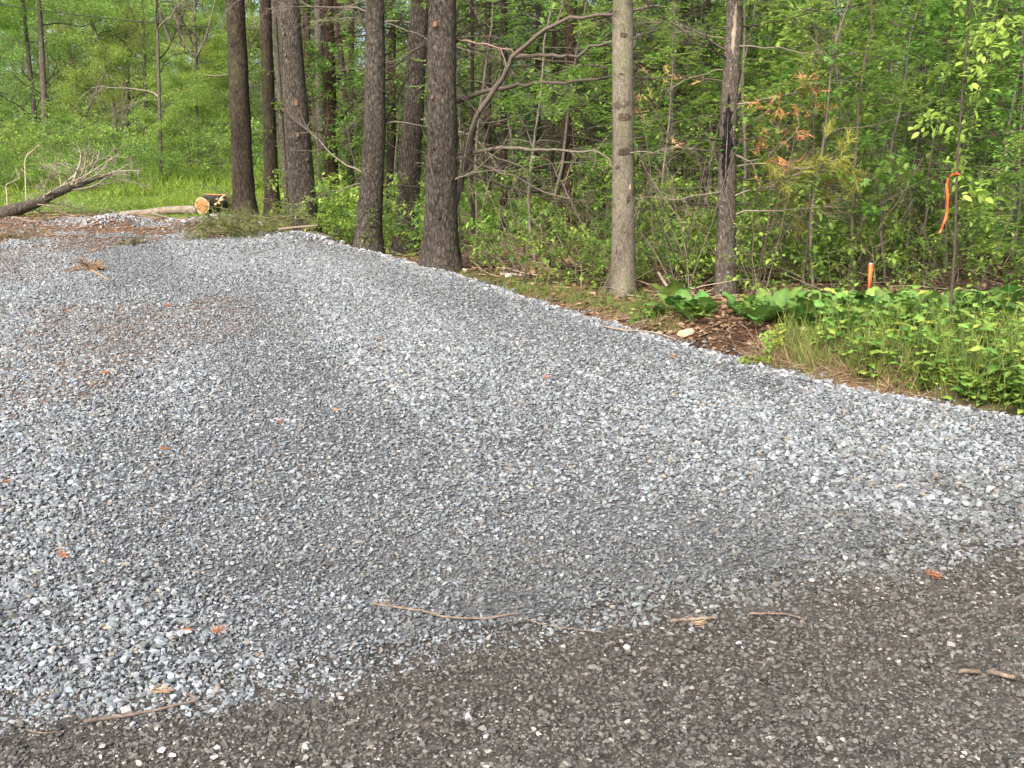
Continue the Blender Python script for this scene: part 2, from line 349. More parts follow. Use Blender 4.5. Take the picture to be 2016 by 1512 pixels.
# ------------------------------------------------------------------ crushed stone
def hull_mesh(name, rng, n, flat, mat, col=(.3, .3, .3), rough=1.0):
    bm = bmesh.new()
    p = rnd_dirs(n, rng)*np.array([1, rng.uniform(.62, .9), flat])*.5
    for q in p: bm.verts.new(q)
    r = bmesh.ops.convex_hull(bm, input=bm.verts); bmesh.ops.delete(bm, geom=[g for g in r['geom_interior'] if isinstance(g, bmesh.types.BMVert)], context='VERTS')
    bmesh.ops.delete(bm, geom=[v for v in bm.verts if not v.link_faces], context='VERTS')
    me = bpy.data.meshes.new(name); bm.to_mesh(me); bm.free()
    a = me.attributes.new('col', 'FLOAT_COLOR', 'POINT')
    for i in range(len(me.vertices)): a.data[i].color = (*col, 1)
    me.materials.append(mat); return me
rs = np.random.default_rng(3)
STONES = [hull_mesh('crushed_stone', rs, 13, rs.uniform(.42, .7), STONEM) for _ in range(10)]
def stone_cols(n, kind, rng):
    if kind == 'drive':
        v = np.clip(rng.lognormal(math.log(.150), .36, n), .035, .36)
        tint = np.array([.895, 1.0, 1.075])+rng.normal(0, .025, (n, 3)); w_ = rng.random(n) < .08; tint[w_] = (1.08, 1.0, .88)
    else:
        v = np.clip(rng.lognormal(math.log(.066), .42, n), .03, .3); pl = rng.random(n) < .015; v[pl] = rng.uniform(.13, .34, pl.sum())
        tint = np.array([1.04, 1.0, .91])+rng.normal(0, .03, (n, 3))
    return v[:, None]*tint
pts, sc, cl, ir = [], [], [], []
def strip(y0, y1, dens, size, hw):
    A = (y1-y0)*2*hw; n = int(A*dens); x = R.uniform(-hw, hw, n); y = R.uniform(y0, y1, n)
    return x, y, size*np.clip(R.lognormal(-.05, .46, n), .35, 2.3)
for (y0, y1, dn, sz, hw) in ((2.0, 3.2, 9800, .0125, 2.9), (3.2, 4.6, 7200, .0142, 3.6), (4.6, 6.5, 5000, .0168, 4.6), (6.5, 9, 4600, .0170, 5.6), (9, 12.5, 3700, .0182, 6.6), (12.5, 16.6, 2300, .0215, 8.2)):
    x, y, s = strip(y0, y1, dn, sz, hw); keep = (edge(x, y)-R.exponential(.045, len(x)) < .03)
    if y0 > 12: keep &= R.random(len(x)) > .88*duff(x, y)
    else: keep &= R.random(len(x)) > .35*duff(x, y)
    x, y, s = x[keep], y[keep], s[keep]
    isroad = y + R.normal(0, .06, len(x)) + .35*(fbm(x*1.6, y*1.6, 0, 101)-.5) < yb(x)
    dark = .42*sst(.5, .68, fbm(x*.8, y*1.6, 0, 104))*sst(1.6, .2, y-yb(x))         # worn, dirty mix along the seam
    rc = stone_cols(len(x), 'road', R); pk = R.random(len(x)) < .09*sst(.55, .72, fbm(x*2.2, y*2.8, 0, 131)); rc[pk] = R.uniform(.16, .38, pk.sum())[:, None]*np.array([1.04, 1, .93])
    c = np.where(isroad[:, None], rc, stone_cols(len(x), 'drive', R)*(1-dark[:, None]*np.array([.75, .8, .88])))
    # wheel tracks: finer, darker, packed; ridges: looser, paler
    band = fbm(x*.9+y*.35, y*.22, 0, 111)
    fz = sst(6, 12, y)[:, None]*.45; mc = np.array([.132, .146, .157]); c = np.where(isroad[:, None], c, c*(1-fz)+mc*fz)
    c = np.where(isroad[:, None], c, c*(.92+.15*sst(.35, .65, band))[:, None]); s = np.where(isroad, s*R.uniform(.75, 1.0, len(x)), s*(.85+.3*sst(.35, .65, band)))
    z = hgt(x, y)+np.where(isroad, .012, .010+.014*sst(0, .5, y-yb(x)))+s*.16
    pts.append(np.stack([x, y, z], -1)); sc.append(s); cl.append(c); ir.append(isroad)
P_, S_, C_ = np.concatenate(pts), np.concatenate(sc), np.concatenate(cl)
isr = np.concatenate(ir)
# the 300 that show largest stand as stones of their own
near = np.where((P_[:, 1] > 2.55) & (P_[:, 1] < 5.2) & (np.abs(P_[:, 0]) < P_[:, 1]*.5))[0]
big = near[np.argsort(-(S_[near]*(C_[near].mean(1)+.12)**.5/P_[near, 1]))][:300]
pale_road = isr[big]
stone_objs = []
for q, k in enumerate(big):
    o = ob('stone', STONES[q % 10], road if isr[k] else drive, P_[k]+np.array([0, 0, .004]), tuple(R.normal(0, .25, 2))+(R.uniform(0, 6.28),), tuple(S_[k]*R.uniform(.95, 1.35, 3)))
    o['col'] = tuple(float(a) for a in C_[k]); stone_objs.append(o)
rest = np.ones(len(P_), bool); rest[big] = False
def gn_scatter(name, P, Rt, Sc, Pk, Cc, protos):
    me = bpy.data.meshes.new(name); me.vertices.add(len(P)); me.vertices.foreach_set('co', P.astype(np.float32).ravel())
    for an, tp, dat, key in (('rot', 'FLOAT_VECTOR', Rt, 'vector'), ('scl', 'FLOAT_VECTOR', Sc, 'vector'), ('pick', 'INT', Pk, 'value')):
        a = me.attributes.new(an, tp, 'POINT'); a.data.foreach_set(key, np.ascontiguousarray(dat, np.int32 if tp == 'INT' else np.float32).ravel())
    a = me.attributes.new('col', 'FLOAT_COLOR', 'POINT'); a.data.foreach_set('color', np.concatenate([Cc, np.ones((len(Cc), 1))], 1).astype(np.float32).ravel())
    o = ob(name, me); g = bpy.data.node_groups.new(name, 'GeometryNodeTree')
    g.interface.new_socket('Geometry', in_out='INPUT', socket_type='NodeSocketGeometry'); g.interface.new_socket('Geometry', in_out='OUTPUT', socket_type='NodeSocketGeometry')
    n, l = g.nodes, g.links; gi, go = n.new('NodeGroupInput'), n.new('NodeGroupOutput'); ip = n.new('GeometryNodeInstanceOnPoints'); jn = n.new('GeometryNodeJoinGeometry')
    for p in protos:
        oi = n.new('GeometryNodeObjectInfo'); oi.transform_space = 'ORIGINAL'; oi.inputs['Object'].default_value = p; oi.inputs['As Instance'].default_value = True
        l.new(oi.outputs['Geometry'], jn.inputs[0])
    def na(nm, tp): x = n.new('GeometryNodeInputNamedAttribute'); x.data_type = tp; x.inputs[0].default_value = nm; return x.outputs[0]
    er = n.new('FunctionNodeEulerToRotation'); l.new(na('rot', 'FLOAT_VECTOR'), er.inputs[0])
    l.new(gi.outputs[0], ip.inputs['Points']); l.new(jn.outputs[0], ip.inputs['Instance']); ip.inputs['Pick Instance'].default_value = True
    l.new(na('pick', 'INT'), ip.inputs['Instance Index']); l.new(er.outputs[0], ip.inputs['Rotation']); l.new(na('scl', 'FLOAT_VECTOR'), ip.inputs['Scale'])
    l.new(ip.outputs[0], go.inputs[0]); md = o.modifiers.new('scatter', 'NODES'); md.node_group = g
    return o
for nm, par, msk, lab in (('gravel', drive, rest & ~isr, 'loose blue grey crushed stone covering the driveway'), ('road_gravel', road, rest & isr, 'packed brown grey road stone along the bottom edge')):
    p, s = P_[msk], S_[msk]; n_ = len(p)
    flat = np.where(isr[msk], .6, 1.0)
    o = gn_scatter(nm, p, np.stack([R.normal(0, .35, n_)*flat, R.normal(0, .35, n_)*flat, R.uniform(0, 6.28, n_)], -1), (s[:, None]*R.uniform(.8, 1.3, (n_, 3))), R.integers(0, 10, n_), C_[msk], stone_objs[:10])
    o['kind'] = 'stuff'; tag(o, lab, 'gravel')
print('stones', len(P_))

# ------------------------------------------------------------------ tree builders
def dvec(az, el): return np.array([math.cos(az)*math.cos(el), math.sin(az)*math.cos(el), math.sin(el)])
def arm(rng, p0, d, L, n=7, wob=.12, sag=0.0):
    p = [np.asarray(p0, float)]; d = np.asarray(d, float)
    for i in range(n):
        d = d+rng.normal(0, wob, 3)+np.array([0, 0, sag]); d /= np.linalg.norm(d); p.append(p[-1]+d*L/n)
    return np.array(p)
DK, GYB, PALE = (.04, .031, .025), (.15, .128, .105), (.25, .215, .175)
def twiggy(rng, mb, path, r0, r1, col, ntw, tl, n=5, sub=True, out=None, tips=True):
    """a limb along path with side twigs; returns twig paths for leaves"""
    addtube(mb, path, np.linspace(r0, r1, len(path)), n, col, cap=False); tw = []
    for k in range(ntw):
        t = rng.uniform(.15, 1)**.8*(len(path)-1); i = min(int(t), len(path)-2); p = path[i]+(path[i+1]-path[i])*(t-i)
        ax = path[i+1]-path[i]; ax /= np.linalg.norm(ax); d = ax*.7+rnd_dirs(1, rng)[0]*.75
        L = tl*rng.uniform(.4, 1.1); q = arm(rng, p, d/np.linalg.norm(d), L, 4, .18)
        addtube(mb, q, np.linspace(max(r1*.8, r0*.3), r1*.4, 5), 3, col, cap=False); tw.append(q)
        if sub:
            for _ in range(2):
                j = rng.integers(1, 4); d2 = (q[j+1]-q[j])/np.linalg.norm(q[j+1]-q[j])+rnd_dirs(1, rng)[0]*.7
                q2 = arm(rng, q[j], d2/np.linalg.norm(d2), L*.5, 3, .15); addtube(mb, q2, np.linspace(r1*.5, r1*.3, 4), 3, col, cap=False); tw.append(q2)
    return tw
# dead branches, along +X, one metre long
BR = []
for k in range(12):
    rng = np.random.default_rng(200+k); mb = MB()
    p = arm(rng, (0, 0, 0), dvec(0, rng.uniform(-.15, .35)), 1.0, 10, .17, rng.uniform(-.05, .03))
    twiggy(rng, mb, p, .0095, .0022, GYB if k % 3 == 0 else DK, rng.integers(9, 16), .42, 5)
    BR.append(mb.mesh('branch', TWIG))
def needles_on(rng, mb, paths, per, ln, wd, ca, cb, spread=.9):
    P, D, C = [], [], []
    for q in paths:
        k = max(2, int(per)); t = rng.uniform(.15, 1, k)*(len(q)-1); i = np.minimum(t.astype(int), len(q)-2)
        a = q[i]+(q[i+1]-q[i])*(t-i)[:, None]; ax = q[i+1]-q[i]; ax /= np.linalg.norm(ax, axis=1)[:, None]+1e-9
        P.append(a); D.append(ax+rng.normal(0, spread*.6, (k, 3)))
    P, D = np.concatenate(P), np.concatenate(D); n = len(P)
    s = np.stack([ln*rng.uniform(.7, 1.2, n), np.full(n, wd), np.full(n, 1.)], -1)
    scatter(mb, *NEED, P, D, rnd_dirs(n, rng), s, green(n, ca, cb, rng))
# living boughs, along +X, one metre long
def bough(seed, ca, cb, per=26, ln=.09, wd=.0035, ntw=12):
    rng = np.random.default_rng(seed); b, nd = MB(), MB()
    p = arm(rng, (0, 0, 0), dvec(0, .1), 1.0, 8, .07, -.02); tw = twiggy(rng, b, p, .012, .003, (.07, .05, .038), ntw, .4, 5)
    needles_on(rng, nd, tw, per, ln, wd, ca, cb); return b.mesh('bough', TWIG), nd.mesh('needles', NEEDM)
BGRN = [bough(300+k, (.022, .05, .02), (.05, .085, .03)) for k in range(3)]
BYEL = [bough(310+k, (.07, .10, .02), (.16, .15, .03), 24, .10) for k in range(2)]
BORG = [bough(320+k, (.40, .13, .045), (.55, .22, .08), 20, .10, .005, 5) for k in range(2)]
# pine crowns high above the frame
CROWN = []
for k in range(2):
    rng = np.random.default_rng(400+k); nd = MB(); b = MB(); 
    P, D = [], []
    for t in range(16):
        z = t*.55; L = 2.6*(1-t/18)+.2
        for q in range(5):
            az = rng.uniform(0, 6.28); p = arm(rng, (0, 0, z), dvec(az, rng.uniform(-.1, .3)), L*rng.uniform(.7, 1.1), 6, .08)
            addtube(b, p, np.linspace(.03, .008, 7), 4, DK, cap=False)
            m = 11; i = rng.integers(1, 6, m); P.append(p[i]+rng.normal(0, .16, (m, 3))); D.append(rnd_dirs(m, rng))
    P, D = np.concatenate(P), np.concatenate(D); n = len(P); scatter(nd, *LEAF, P, D, rnd_dirs(n, rng, .5), np.stack([rng.uniform(.22, .36, n), rng.uniform(.10, .2, n), np.ones(n)], -1), green(n, (.02, .045, .018), (.045, .08, .03), rng))
    CROWN.append((b.mesh('crown_limbs', TWIG), nd.mesh('crown', NEEDM)))

def trunk_mesh(path, rad, bark, seed, n=36, amp=.07, flare=.45, smooth=1.0):
    """bark-ridged trunk along path (local, base at z=0)"""
    path = smooth_path(path, 1); L = np.linalg.norm(np.diff(path, axis=0), axis=1); s = np.concatenate([[0], np.cumsum(L)])
    m = int(min(150, max(24, s[-1]/.045))); sv = s[-1]*np.linspace(0, 1, m)**1.25
    p = np.stack([np.interp(sv, s, path[:, k]) for k in range(3)], -1)
    r = np.interp(sv, s, rad)
    def bump(pp, th):
        zz = sv[:, None]; c, d = np.cos(th)[None], np.sin(th)[None]
        f = 1+flare*np.exp(-np.maximum(zz-.25, 0)/.22)*(.55+.9*vn(c*1.6+9, d*1.6, zz*.3, seed))
        k = 3.2*smooth
        ridg = vn(c*k*2.2+50, d*k*2.2, zz*5.5, seed+1)*.6+vn(c*k*4+80, d*k*4, zz*13, seed+2)*.4
        lump = vn(c*1.3+20, d*1.3, zz*2.2, seed+3)
        return f*(1+amp*(ridg-.5)*2+.09*(lump-.5))
    mb = MB(); addtube(mb, p, r, n, (1, 1, 1), True, bump); return mb.mesh('trunk', bark), p, r
def at_h(p, r, z):
    i = int(np.argmin(abs(p[:, 2]-z))); return p[i], r[i]
def orient(d):                       # euler that turns +X to d
    return Vector(d).to_track_quat('X', 'Z').to_euler()
def stub(t, p, r, z, az, rs_, ln=.03, mat=None):
    c, rr = at_h(p, r, z); d = dvec(az, .15); base = c+d*(rr*.9); mb = MB()
    q = np.array([[0, 0, 0], [ln*.6+rr*.1, 0, 0], [ln+rr*.1, 0, 0]]); addtube(mb, q, [rs_*1.7, rs_*1.15, rs_], 10, (.07, .055, .045), cap=False)
    o = ob('branch_stub', mb.mesh('branch_stub', TWIG), t, base, orient(d))
    mb = MB(); th = np.linspace(0, 2*np.pi, 12, endpoint=False); v = np.concatenate([[[0, 0, 0]], np.stack([np.zeros(12), np.cos(th)*rs_*.97, np.sin(th)*rs_*.97], -1)*(1+.12*np.sin(th*2+rs_*999))[:, None]])
    mb.add(v, [(0, 1+i, 1+(i+1) % 12) for i in range(12)], (.0, .0, .0)); ob('cut_face', mb.mesh('cut_face', mat or KNOT), o, (ln+rr*.1-.001, 0, 0)); o.scale = (1, .8, 1.35)
def pine(name, label, cat, bpx, bY, tpx, wpx, wtop, bark, seed, H=16, nbr=10, brz=(1.2, 3.6), brl=(.5, 1.6), crown=True, az=None, boughs=0, amp=.07, flare=.65, mid=None, group=None, smooth=1.0, nseg=36, crz=None, bpr=None):
    rng = np.random.default_rng(seed); B = pix(bpx[0], bpx[1], bY); B.z = h1(B.x, bY); T = pix(tpx[0], tpx[1], bY)
    t = thing(name, label, cat, B, group=group)
    d = (T-B); k = H/d.z; kk = 2000/math.hypot(bY, .0)
    r0, r1 = wpx/2/kk, wtop/2/kk
    pth = [(0, 0, -.35), (0, 0, 0)]; rad = [r0*1.02, r0]
    if mid: M = pix(mid[0], mid[1], bY)-B; pth.append((M.x, M.y, M.z)); rad.append((r0*.45+r1*.55))
    pth += [(d.x, d.y, d.z), (d.x*(1+.5*(k-1)), rng.normal(0, .1), H*.5+d.z*.5), (d.x*k*.8, rng.normal(0, .2), H)]; rad += [r1, r1*.7, .03]
    me, p, r = trunk_mesh(pth, rad, bark, seed, nseg, amp, flare, smooth); ob('trunk', me, t)
    for q in range(nbr):
        z = rng.uniform(*brz); c, rr = at_h(p, r, z); a = rng.uniform(0, 6.28) if az is None else az+rng.normal(0, .5)
        if abs(math.sin(a)) > .8 and math.sin(a) < 0: a += 1.5
        L = rng.uniform(*brl); dr = dvec(a, rng.uniform(-.1, .3)); o = ob('branch', BR[rng.integers(12)], t, c+dr*rr*.85, orient(dr), L)
        o.rotation_euler.rotate_axis('X', rng.uniform(-.6, .6))
    for q in range(boughs):
        z = rng.uniform(brz[0]+.6, brz[1]+.6); c, rr = at_h(p, r, z); dr = dvec(rng.uniform(0, 6.28), rng.uniform(-.2, .2)); bm_ = BGRN[rng.integers(3)]
        o = ob('bough', bm_[0], t, c+dr*rr*.8, orient(dr), rng.uniform(.9, 1.8)); ob('needles', bm_[1], o, kind='stuff')
    if crown:
        cb, cn = CROWN[seed % 2]; z0 = crz or (H-8.5); c, rr = at_h(p, r, z0); s = rng.uniform(.85, 1.1)
        o = ob('crown', cn, t, c, (0, 0, rng.uniform(0, 6)), s, 'stuff'); ob('limbs', cb, o)
    return t, p, r

# the row of pines along the driveway, left to right
tA, pA, rA = pine('pine_tree', 'straight dark pine trunk nearest the cut log, leftmost of the row', 'tree', (482, 428), 16.2, (463, 0), 42, 34, B_DARK, 11, nbr=4, brz=(1.5, 4), brl=(.3, .7))
for (x, y) in ((459, 96), (472, 181), (466, 328), (487, 389)):
    q = pix(x, y, 16.2); stub(tA, pA, rA, q.z-tA.location.z, -1.7+(x-468)*.03, .014, .015, B_DARK)
tB, pB, rB = pine('pine_tree', 'slim dark pine just right of the leftmost pine', 'tree', (537, 425), 17.6, (522, 0), 27, 21, B_DARK, 12, nbr=9, brz=(1.2, 4.5), brl=(.5, 1.3))
tB2, _, _ = pine('pine_tree', 'thin pole-like pine squeezed between the slim pine and the thick grey pine', 'tree', (566, 428), 16.6, (538, 0), 11, 9, B_GREY, 13, nbr=2, H=9, crown=False, amp=.04, nseg=16)
tC, pC, rC = pine('pine_tree', 'thick grey pine with pale cut knots standing behind the cut boughs', 'tree', (600, 440), 15.2, (566, 0), 53, 42, B_PINE, 14, nbr=3, brz=(3, 4.2), brl=(.6, 1.2), amp=.06)
for (x, y, s_) in ((579, 76, .016), (579, 117, .017), (591, 207, .03), (562, 224, .018), (590, 268, .022), (603, 318, .015)):
    q = pix(x, y, 15.2); stub(tC, pC, rC, q.z-tC.location.z, -1.6+(x-585)*.045, s_, .025)
tD, _, _ = pine('pine_tree', 'medium pine right behind the thick grey pine with leaves at its foot', 'tree', (656, 428), 18.2, (645, 0), 25, 21, B_BRN, 15, nbr=24, brz=(.8, 4.6), brl=(.6, 1.6), boughs=2)
pine('pine_tree', 'narrow shaded pine seen just left of the medium pine', 'tree', (634, 415), 20.5, (626, 0), 17, 14, B_GREY, 16, nbr=12, brz=(.8, 5), brl=(.6, 1.5), boughs=1)
pine('pine_tree', 'narrow reddish brown pine mostly hidden behind the thick grey pine', 'tree', (607, 410), 21.5, (603, 0), 16, 14, B_BRN, 17, nbr=8, brz=(1.5, 5), brl=(.6, 1.5), boughs=1)
tE, pE, rE = pine('pine_tree', 'tall brown pine with many dead side branches at the gravel edge', 'tree', (724, 498), 13.0, (738, 0), 49, 35, B_PINE, 18, mid=(738, 255), nbr=26, brz=(.7, 3.8), brl=(.5, 1.5), amp=.06)
tF, pF, rF = pine('pine_tree', 'leaning pine with flared foot behind the tall brown pine', 'tree', (797, 496), 14.2, (827, 0), 46, 33, B_PINE, 19, nbr=28, brz=(.8, 4), brl=(.6, 1.6), flare=.7)
tG, pG, rG = pine('pine_tree', 'thickest pine with coarse furrowed bark standing at the bend of the gravel edge', 'tree', (866, 524), 11.55, (870, 0), 68, 51, B_PINE, 20, mid=(870, 300), nbr=10, brz=(.8, 3.2), brl=(.4, 1.2), amp=.085, flare=.6, nseg=44, az=.2)
for (x, y, s_) in ((855, 66, .027), (849, 200, .017), (866, 433, .02), (846, 268, .016), (852, 300, .014)):
    q = pix(x, y, 11.55); stub(tG, pG, rG, q.z-tG.location.z, -1.6+(x-866)*.03, s_, .03, KNOT if y < 250 else B_BRN)
tH, pH, rH = pine('poplar_tree', 'smooth pale tan trunk with dark bark scars, standing alone at mid picture', 'tree', (1227, 588), 9.75, (1226, 0), 46, 38, B_POP, 21, nbr=7, brz=(1.0, 2.7), brl=(.3, .8), amp=.04, flare=.3, smooth=.8, crown=True)
HSC = [(1224, 300, .07, .75, 0), (1240, 368, .05, .2, 2), (1213, 330, .04, .3, 0), (1236, 392, .08, .45, 0), (1222, 232, .07, 1.0, 0), (1228, 72, .05, .9, 0), (1214, 505, .22, .25, 0), (1231, 530, .25, .25, 0), (1222, 148, .02, .6, 0)]
tI, pI, rI = pine('pine_tree', 'slender trunk with a black resin scar above the eroded bank', 'tree', (1427, 594), 9.6, (1447, 0), 38, 29, B_GREY, 22, mid=(1433, 254), nbr=12, brz=(.7, 3), brl=(.5, 1.3), amp=.04, flare=.35)
# burnt / resin scar on that trunk: a shell hugging the bark on the camera side
def scar(t, p, r, z0, z1, a0, a1, mat, name, lf_=1.035):
    mb = MB(); zs = np.linspace(z0, z1, 26); th = np.linspace(a0, a1, 12); V = []
    for i, z in enumerate(zs):
        c = np.array([np.interp(z, p[:, 2], p[:, k]) for k in range(3)]); rr = np.interp(z, p[:, 2], r)
        wv = math.sin(math.pi*min(1, max(0, i/25)))**.4*(.4+1.0*float(vn(z*55, 3+z0, 0, 5)))
        mid_ = (a0+a1)/2+.25*(float(vn(z*4, 7, 0, 6))-.5)
        for j, a in enumerate(th):
            aa = mid_+(a-(a0+a1)/2)*wv; lift = lf_-(lf_-.97)*abs(j-5.5)/5.5
            V.append(c+np.array([math.cos(aa), math.sin(aa), 0])*rr*lift)
    i = (np.arange(25)[:, None]*12+np.arange(11)[None]).reshape(-1); mb.add(np.array(V), np.stack([i, i+1, i+13, i+12], -1)); return ob(name, mb.mesh(name, mat), t)
B_SC2 = m_bark('bark_old_scar', [(.1, (.025, .02, .016)), (.5, (.085, .07, .054)), (.85, (.17, .145, .11))], 40, .5, .03)
for (x, y, hh, wa, mt) in HSC:
    q = pix(x, y, 9.75); a_ = -1.57+(x-1227)*.05; scar(tH, pH, rH, q.z-tH.location.z-hh/2, q.z-tH.location.z+hh/2, a_-wa, a_+wa, (B_SC2, B_SCAR, CUT)[mt], 'bark_scar')
z0, z1 = [pix(1433, y, 9.6).z-tI.location.z for y in (375, 185)]
scar(tI, pI, rI, z0, z1, -2.75, -1.15, B_SCAR, 'scar')
z2 = [pix(1433, y, 9.6).z-tI.location.z for y in (352, 232)]; scar(tI, pI, rI, z2[0], z2[1], -2.02, -1.86, RESIN, 'resin_streak', 1.05); z0, z1 = [pix(1440, y, 9.6).z-tI.location.z for y in (110, 5)]; scar(tI, pI, rI, z0, z1, -2.0, -1.2, DEADW, 'bare_wood')
# limbs of that tree reaching right, with rusty dead and yellowing needles
def limb_px(t, pts, Ys, r0, r1, mat_col, ntw, tl, seed, name='branch', sub=True):
    rng = np.random.default_rng(seed); q = smooth_path([pix(x, y, Y)-t.location for (x, y), Y in zip(pts, Ys)], 4); mb = MB(); q = q+rng.normal(0, .014, q.shape)*np.linspace(0, 1, len(q))[:, None]**.5
    tw = twiggy(rng, mb, q, r0, r1, mat_col, ntw, tl, 6, sub); return ob(name, mb.mesh(name, TWIG), t), q, tw
def needle_part(o, paths, seed, per, ln, ca, cb, wd=.004, pick=1.0):
    rng = np.random.default_rng(seed); nd = MB(); ps = [q for q in paths if rng.random() < pick]
    if ps: needles_on(rng, nd, ps, per, ln, wd, ca, cb); ob('needles', nd.mesh('needles', NEEDM), o, kind='stuff')
for k, (pts, cols) in enumerate((
    (((1440, 200), (1520, 200), (1590, 172), (1650, 120), (1700, 70)), None),
    (((1440, 208), (1500, 196), (1560, 185), (1620, 160)), 'o'), (((1440, 275), (1500, 272), (1540, 262), (1600, 225)), 'o'),
    (((1440, 300), (1480, 318), (1530, 290), (1580, 250)), 'o'), (((1440, 55), (1520, 45), (1620, 20), (1740, 0)), None), (((1440, 90), (1530, 95), (1620, 108)), None),
    (((1440, 345), (1500, 360), (1570, 340), (1650, 330)), 'y'), (((1440, 330), (1520, 320), (1600, 330), (1680, 300)), 'y'), (((1440, 400), (1520, 405), (1580, 390), (1640, 345)), 'y'),
    (((1430, 100), (1360, 60), (1290, 40)), None), (((1425, 160), (1350, 150), (1260, 155)), 'p'), (((1430, 375), (1340, 392), (1250, 388)), None), (((1425, 300), (1330, 280), (1290, 210)), 'p'))):
    o, q, tw = limb_px(tI, pts, np.linspace(9.6, 9.6+(-.5 if k % 2 else .5), len(pts)), .010, .003, GYB if k % 2 else (.06, .047, .038), 12, .3, 500+k)
    if cols == 'o': needle_part(o, tw, 520+k, 12, .09, (.44, .17, .075), (.58, .27, .12), .006, .5)
    if cols == 'y': needle_part(o, tw, 520+k, 55, .10, (.12, .16, .03), (.3, .26, .06), .006, .9)
    if cols == 'p': needle_part(o, tw, 520+k, 12, .08, (.45, .28, .12), (.6, .42, .2), .005, .25)
# roots of the same tree, bare in the eroded bank
for k, pts in enumerate((((1405, 640), (1390, 655), (1370, 668), (1352, 690)), ((1440, 640), (1438, 665), (1455, 690), (1472, 712)), ((1465, 640), (1480, 660), (1476, 690), (1490, 705)), ((1410, 650), (1425, 668), (1418, 700)), ((1385, 670), (1405, 682), (1432, 690)), ((1360, 655), (1395, 660), (1440, 668), (1490, 684)), ((1375, 690), (1400, 676), (1450, 690)), ((1500, 650), (1490, 680), (1505, 700)))):
    q = smooth_path([gpix(x, y, .012+.012*math.sin(k+j))-tI.location for j, (x, y) in enumerate(pts)], 4); mb = MB(); q = q+np.random.default_rng(k).normal(0, .012, q.shape); addtube(mb, q, np.linspace(.009, .003, len(q)), 6, (.085, .06, .042)); ob('root', mb.mesh('root', TWIG), tI)

rng = np.random.default_rng(45); mb = MB()
for k in range(130):
    g = gpix(rng.uniform(1345, 1510), rng.uniform(640, 715), .006)-tI.location; q = arm(rng, g, dvec(rng.uniform(0, 6.28), rng.uniform(-.4, .4)), rng.uniform(.05, .22), 5, .35); addtube(mb, q, np.linspace(.0028, .001, 6), 3, ((.10, .07, .05), (.2, .15, .11), (.05, .035, .025))[k % 3], cap=False)
ob('rootlets', mb.mesh('rootlets', TWIG), tI, kind='stuff')

# dead leaning tree arching from behind the thickest pine to the pale trunk
B = pix(895, 395, 12.3); B.z = h1(B.x, 12.3)
tl = thing('dead_leaning_tree', 'bare dead tree arching from the thickest pine over to the pale trunk', 'tree', B)
def px_limb(pts, Y0, Y1, r0, r1, nm, seed, ntw=8, col=(.075, .062, .052), tlen=.4):
    o, q, tw = limb_px(tl, pts, np.linspace(Y0, Y1, len(pts)), r0, r1, col, ntw, tlen, seed, nm); return o
q0 = [(880, 470), (905, 370), (925, 290), (937, 234), (988, 152), (1023, 102), (1097, 45), (1203, 29), (1300, 10)]
px_limb(q0, 12.3, 10.6, .046, .011, 'trunk', 601, 10)
px_limb([(900, 199), (974, 176), (1035, 165), (1113, 162), (1199, 154), (1260, 152)], 12.0, 10.8, .03, .010, 'branch', 602, 9)
px_limb([(1015, 113), (1075, 109), (1130, 111), (1165, 93), (1220, 80), (1300, 60)], 11.4, 10.6, .024, .008, 'branch', 603, 9)
px_limb([(900, 303), (990, 291), (1050, 294), (1105, 295), (1183, 303), (1207, 330)], 12.0, 10.9, .024, .008, 'branch', 604, 8, (.15, .13, .105))
px_limb([(905, 310), (960, 330), (1020, 350), (1090, 385), (1160, 395)], 12.2, 11.2, .02, .007, 'branch', 605, 8)
px_limb([(915, 335), (975, 360), (1040, 380), (1110, 398), (1190, 400)], 12.2, 12.6, .022, .008, 'branch', 606, 8)
px_limb([(1160, 470), (1125, 400), (1090, 330), (1060, 300)], 11.6, 11.0, .012, .005, 'branch', 607, 5, (.17, .14, .11))
px_limb([(860, 72), (900, 78), (940, 85), (1000, 100), (1060, 120)], 11.6, 11.8, .018, .006, 'branch', 608, 6, (.2, .15, .11))

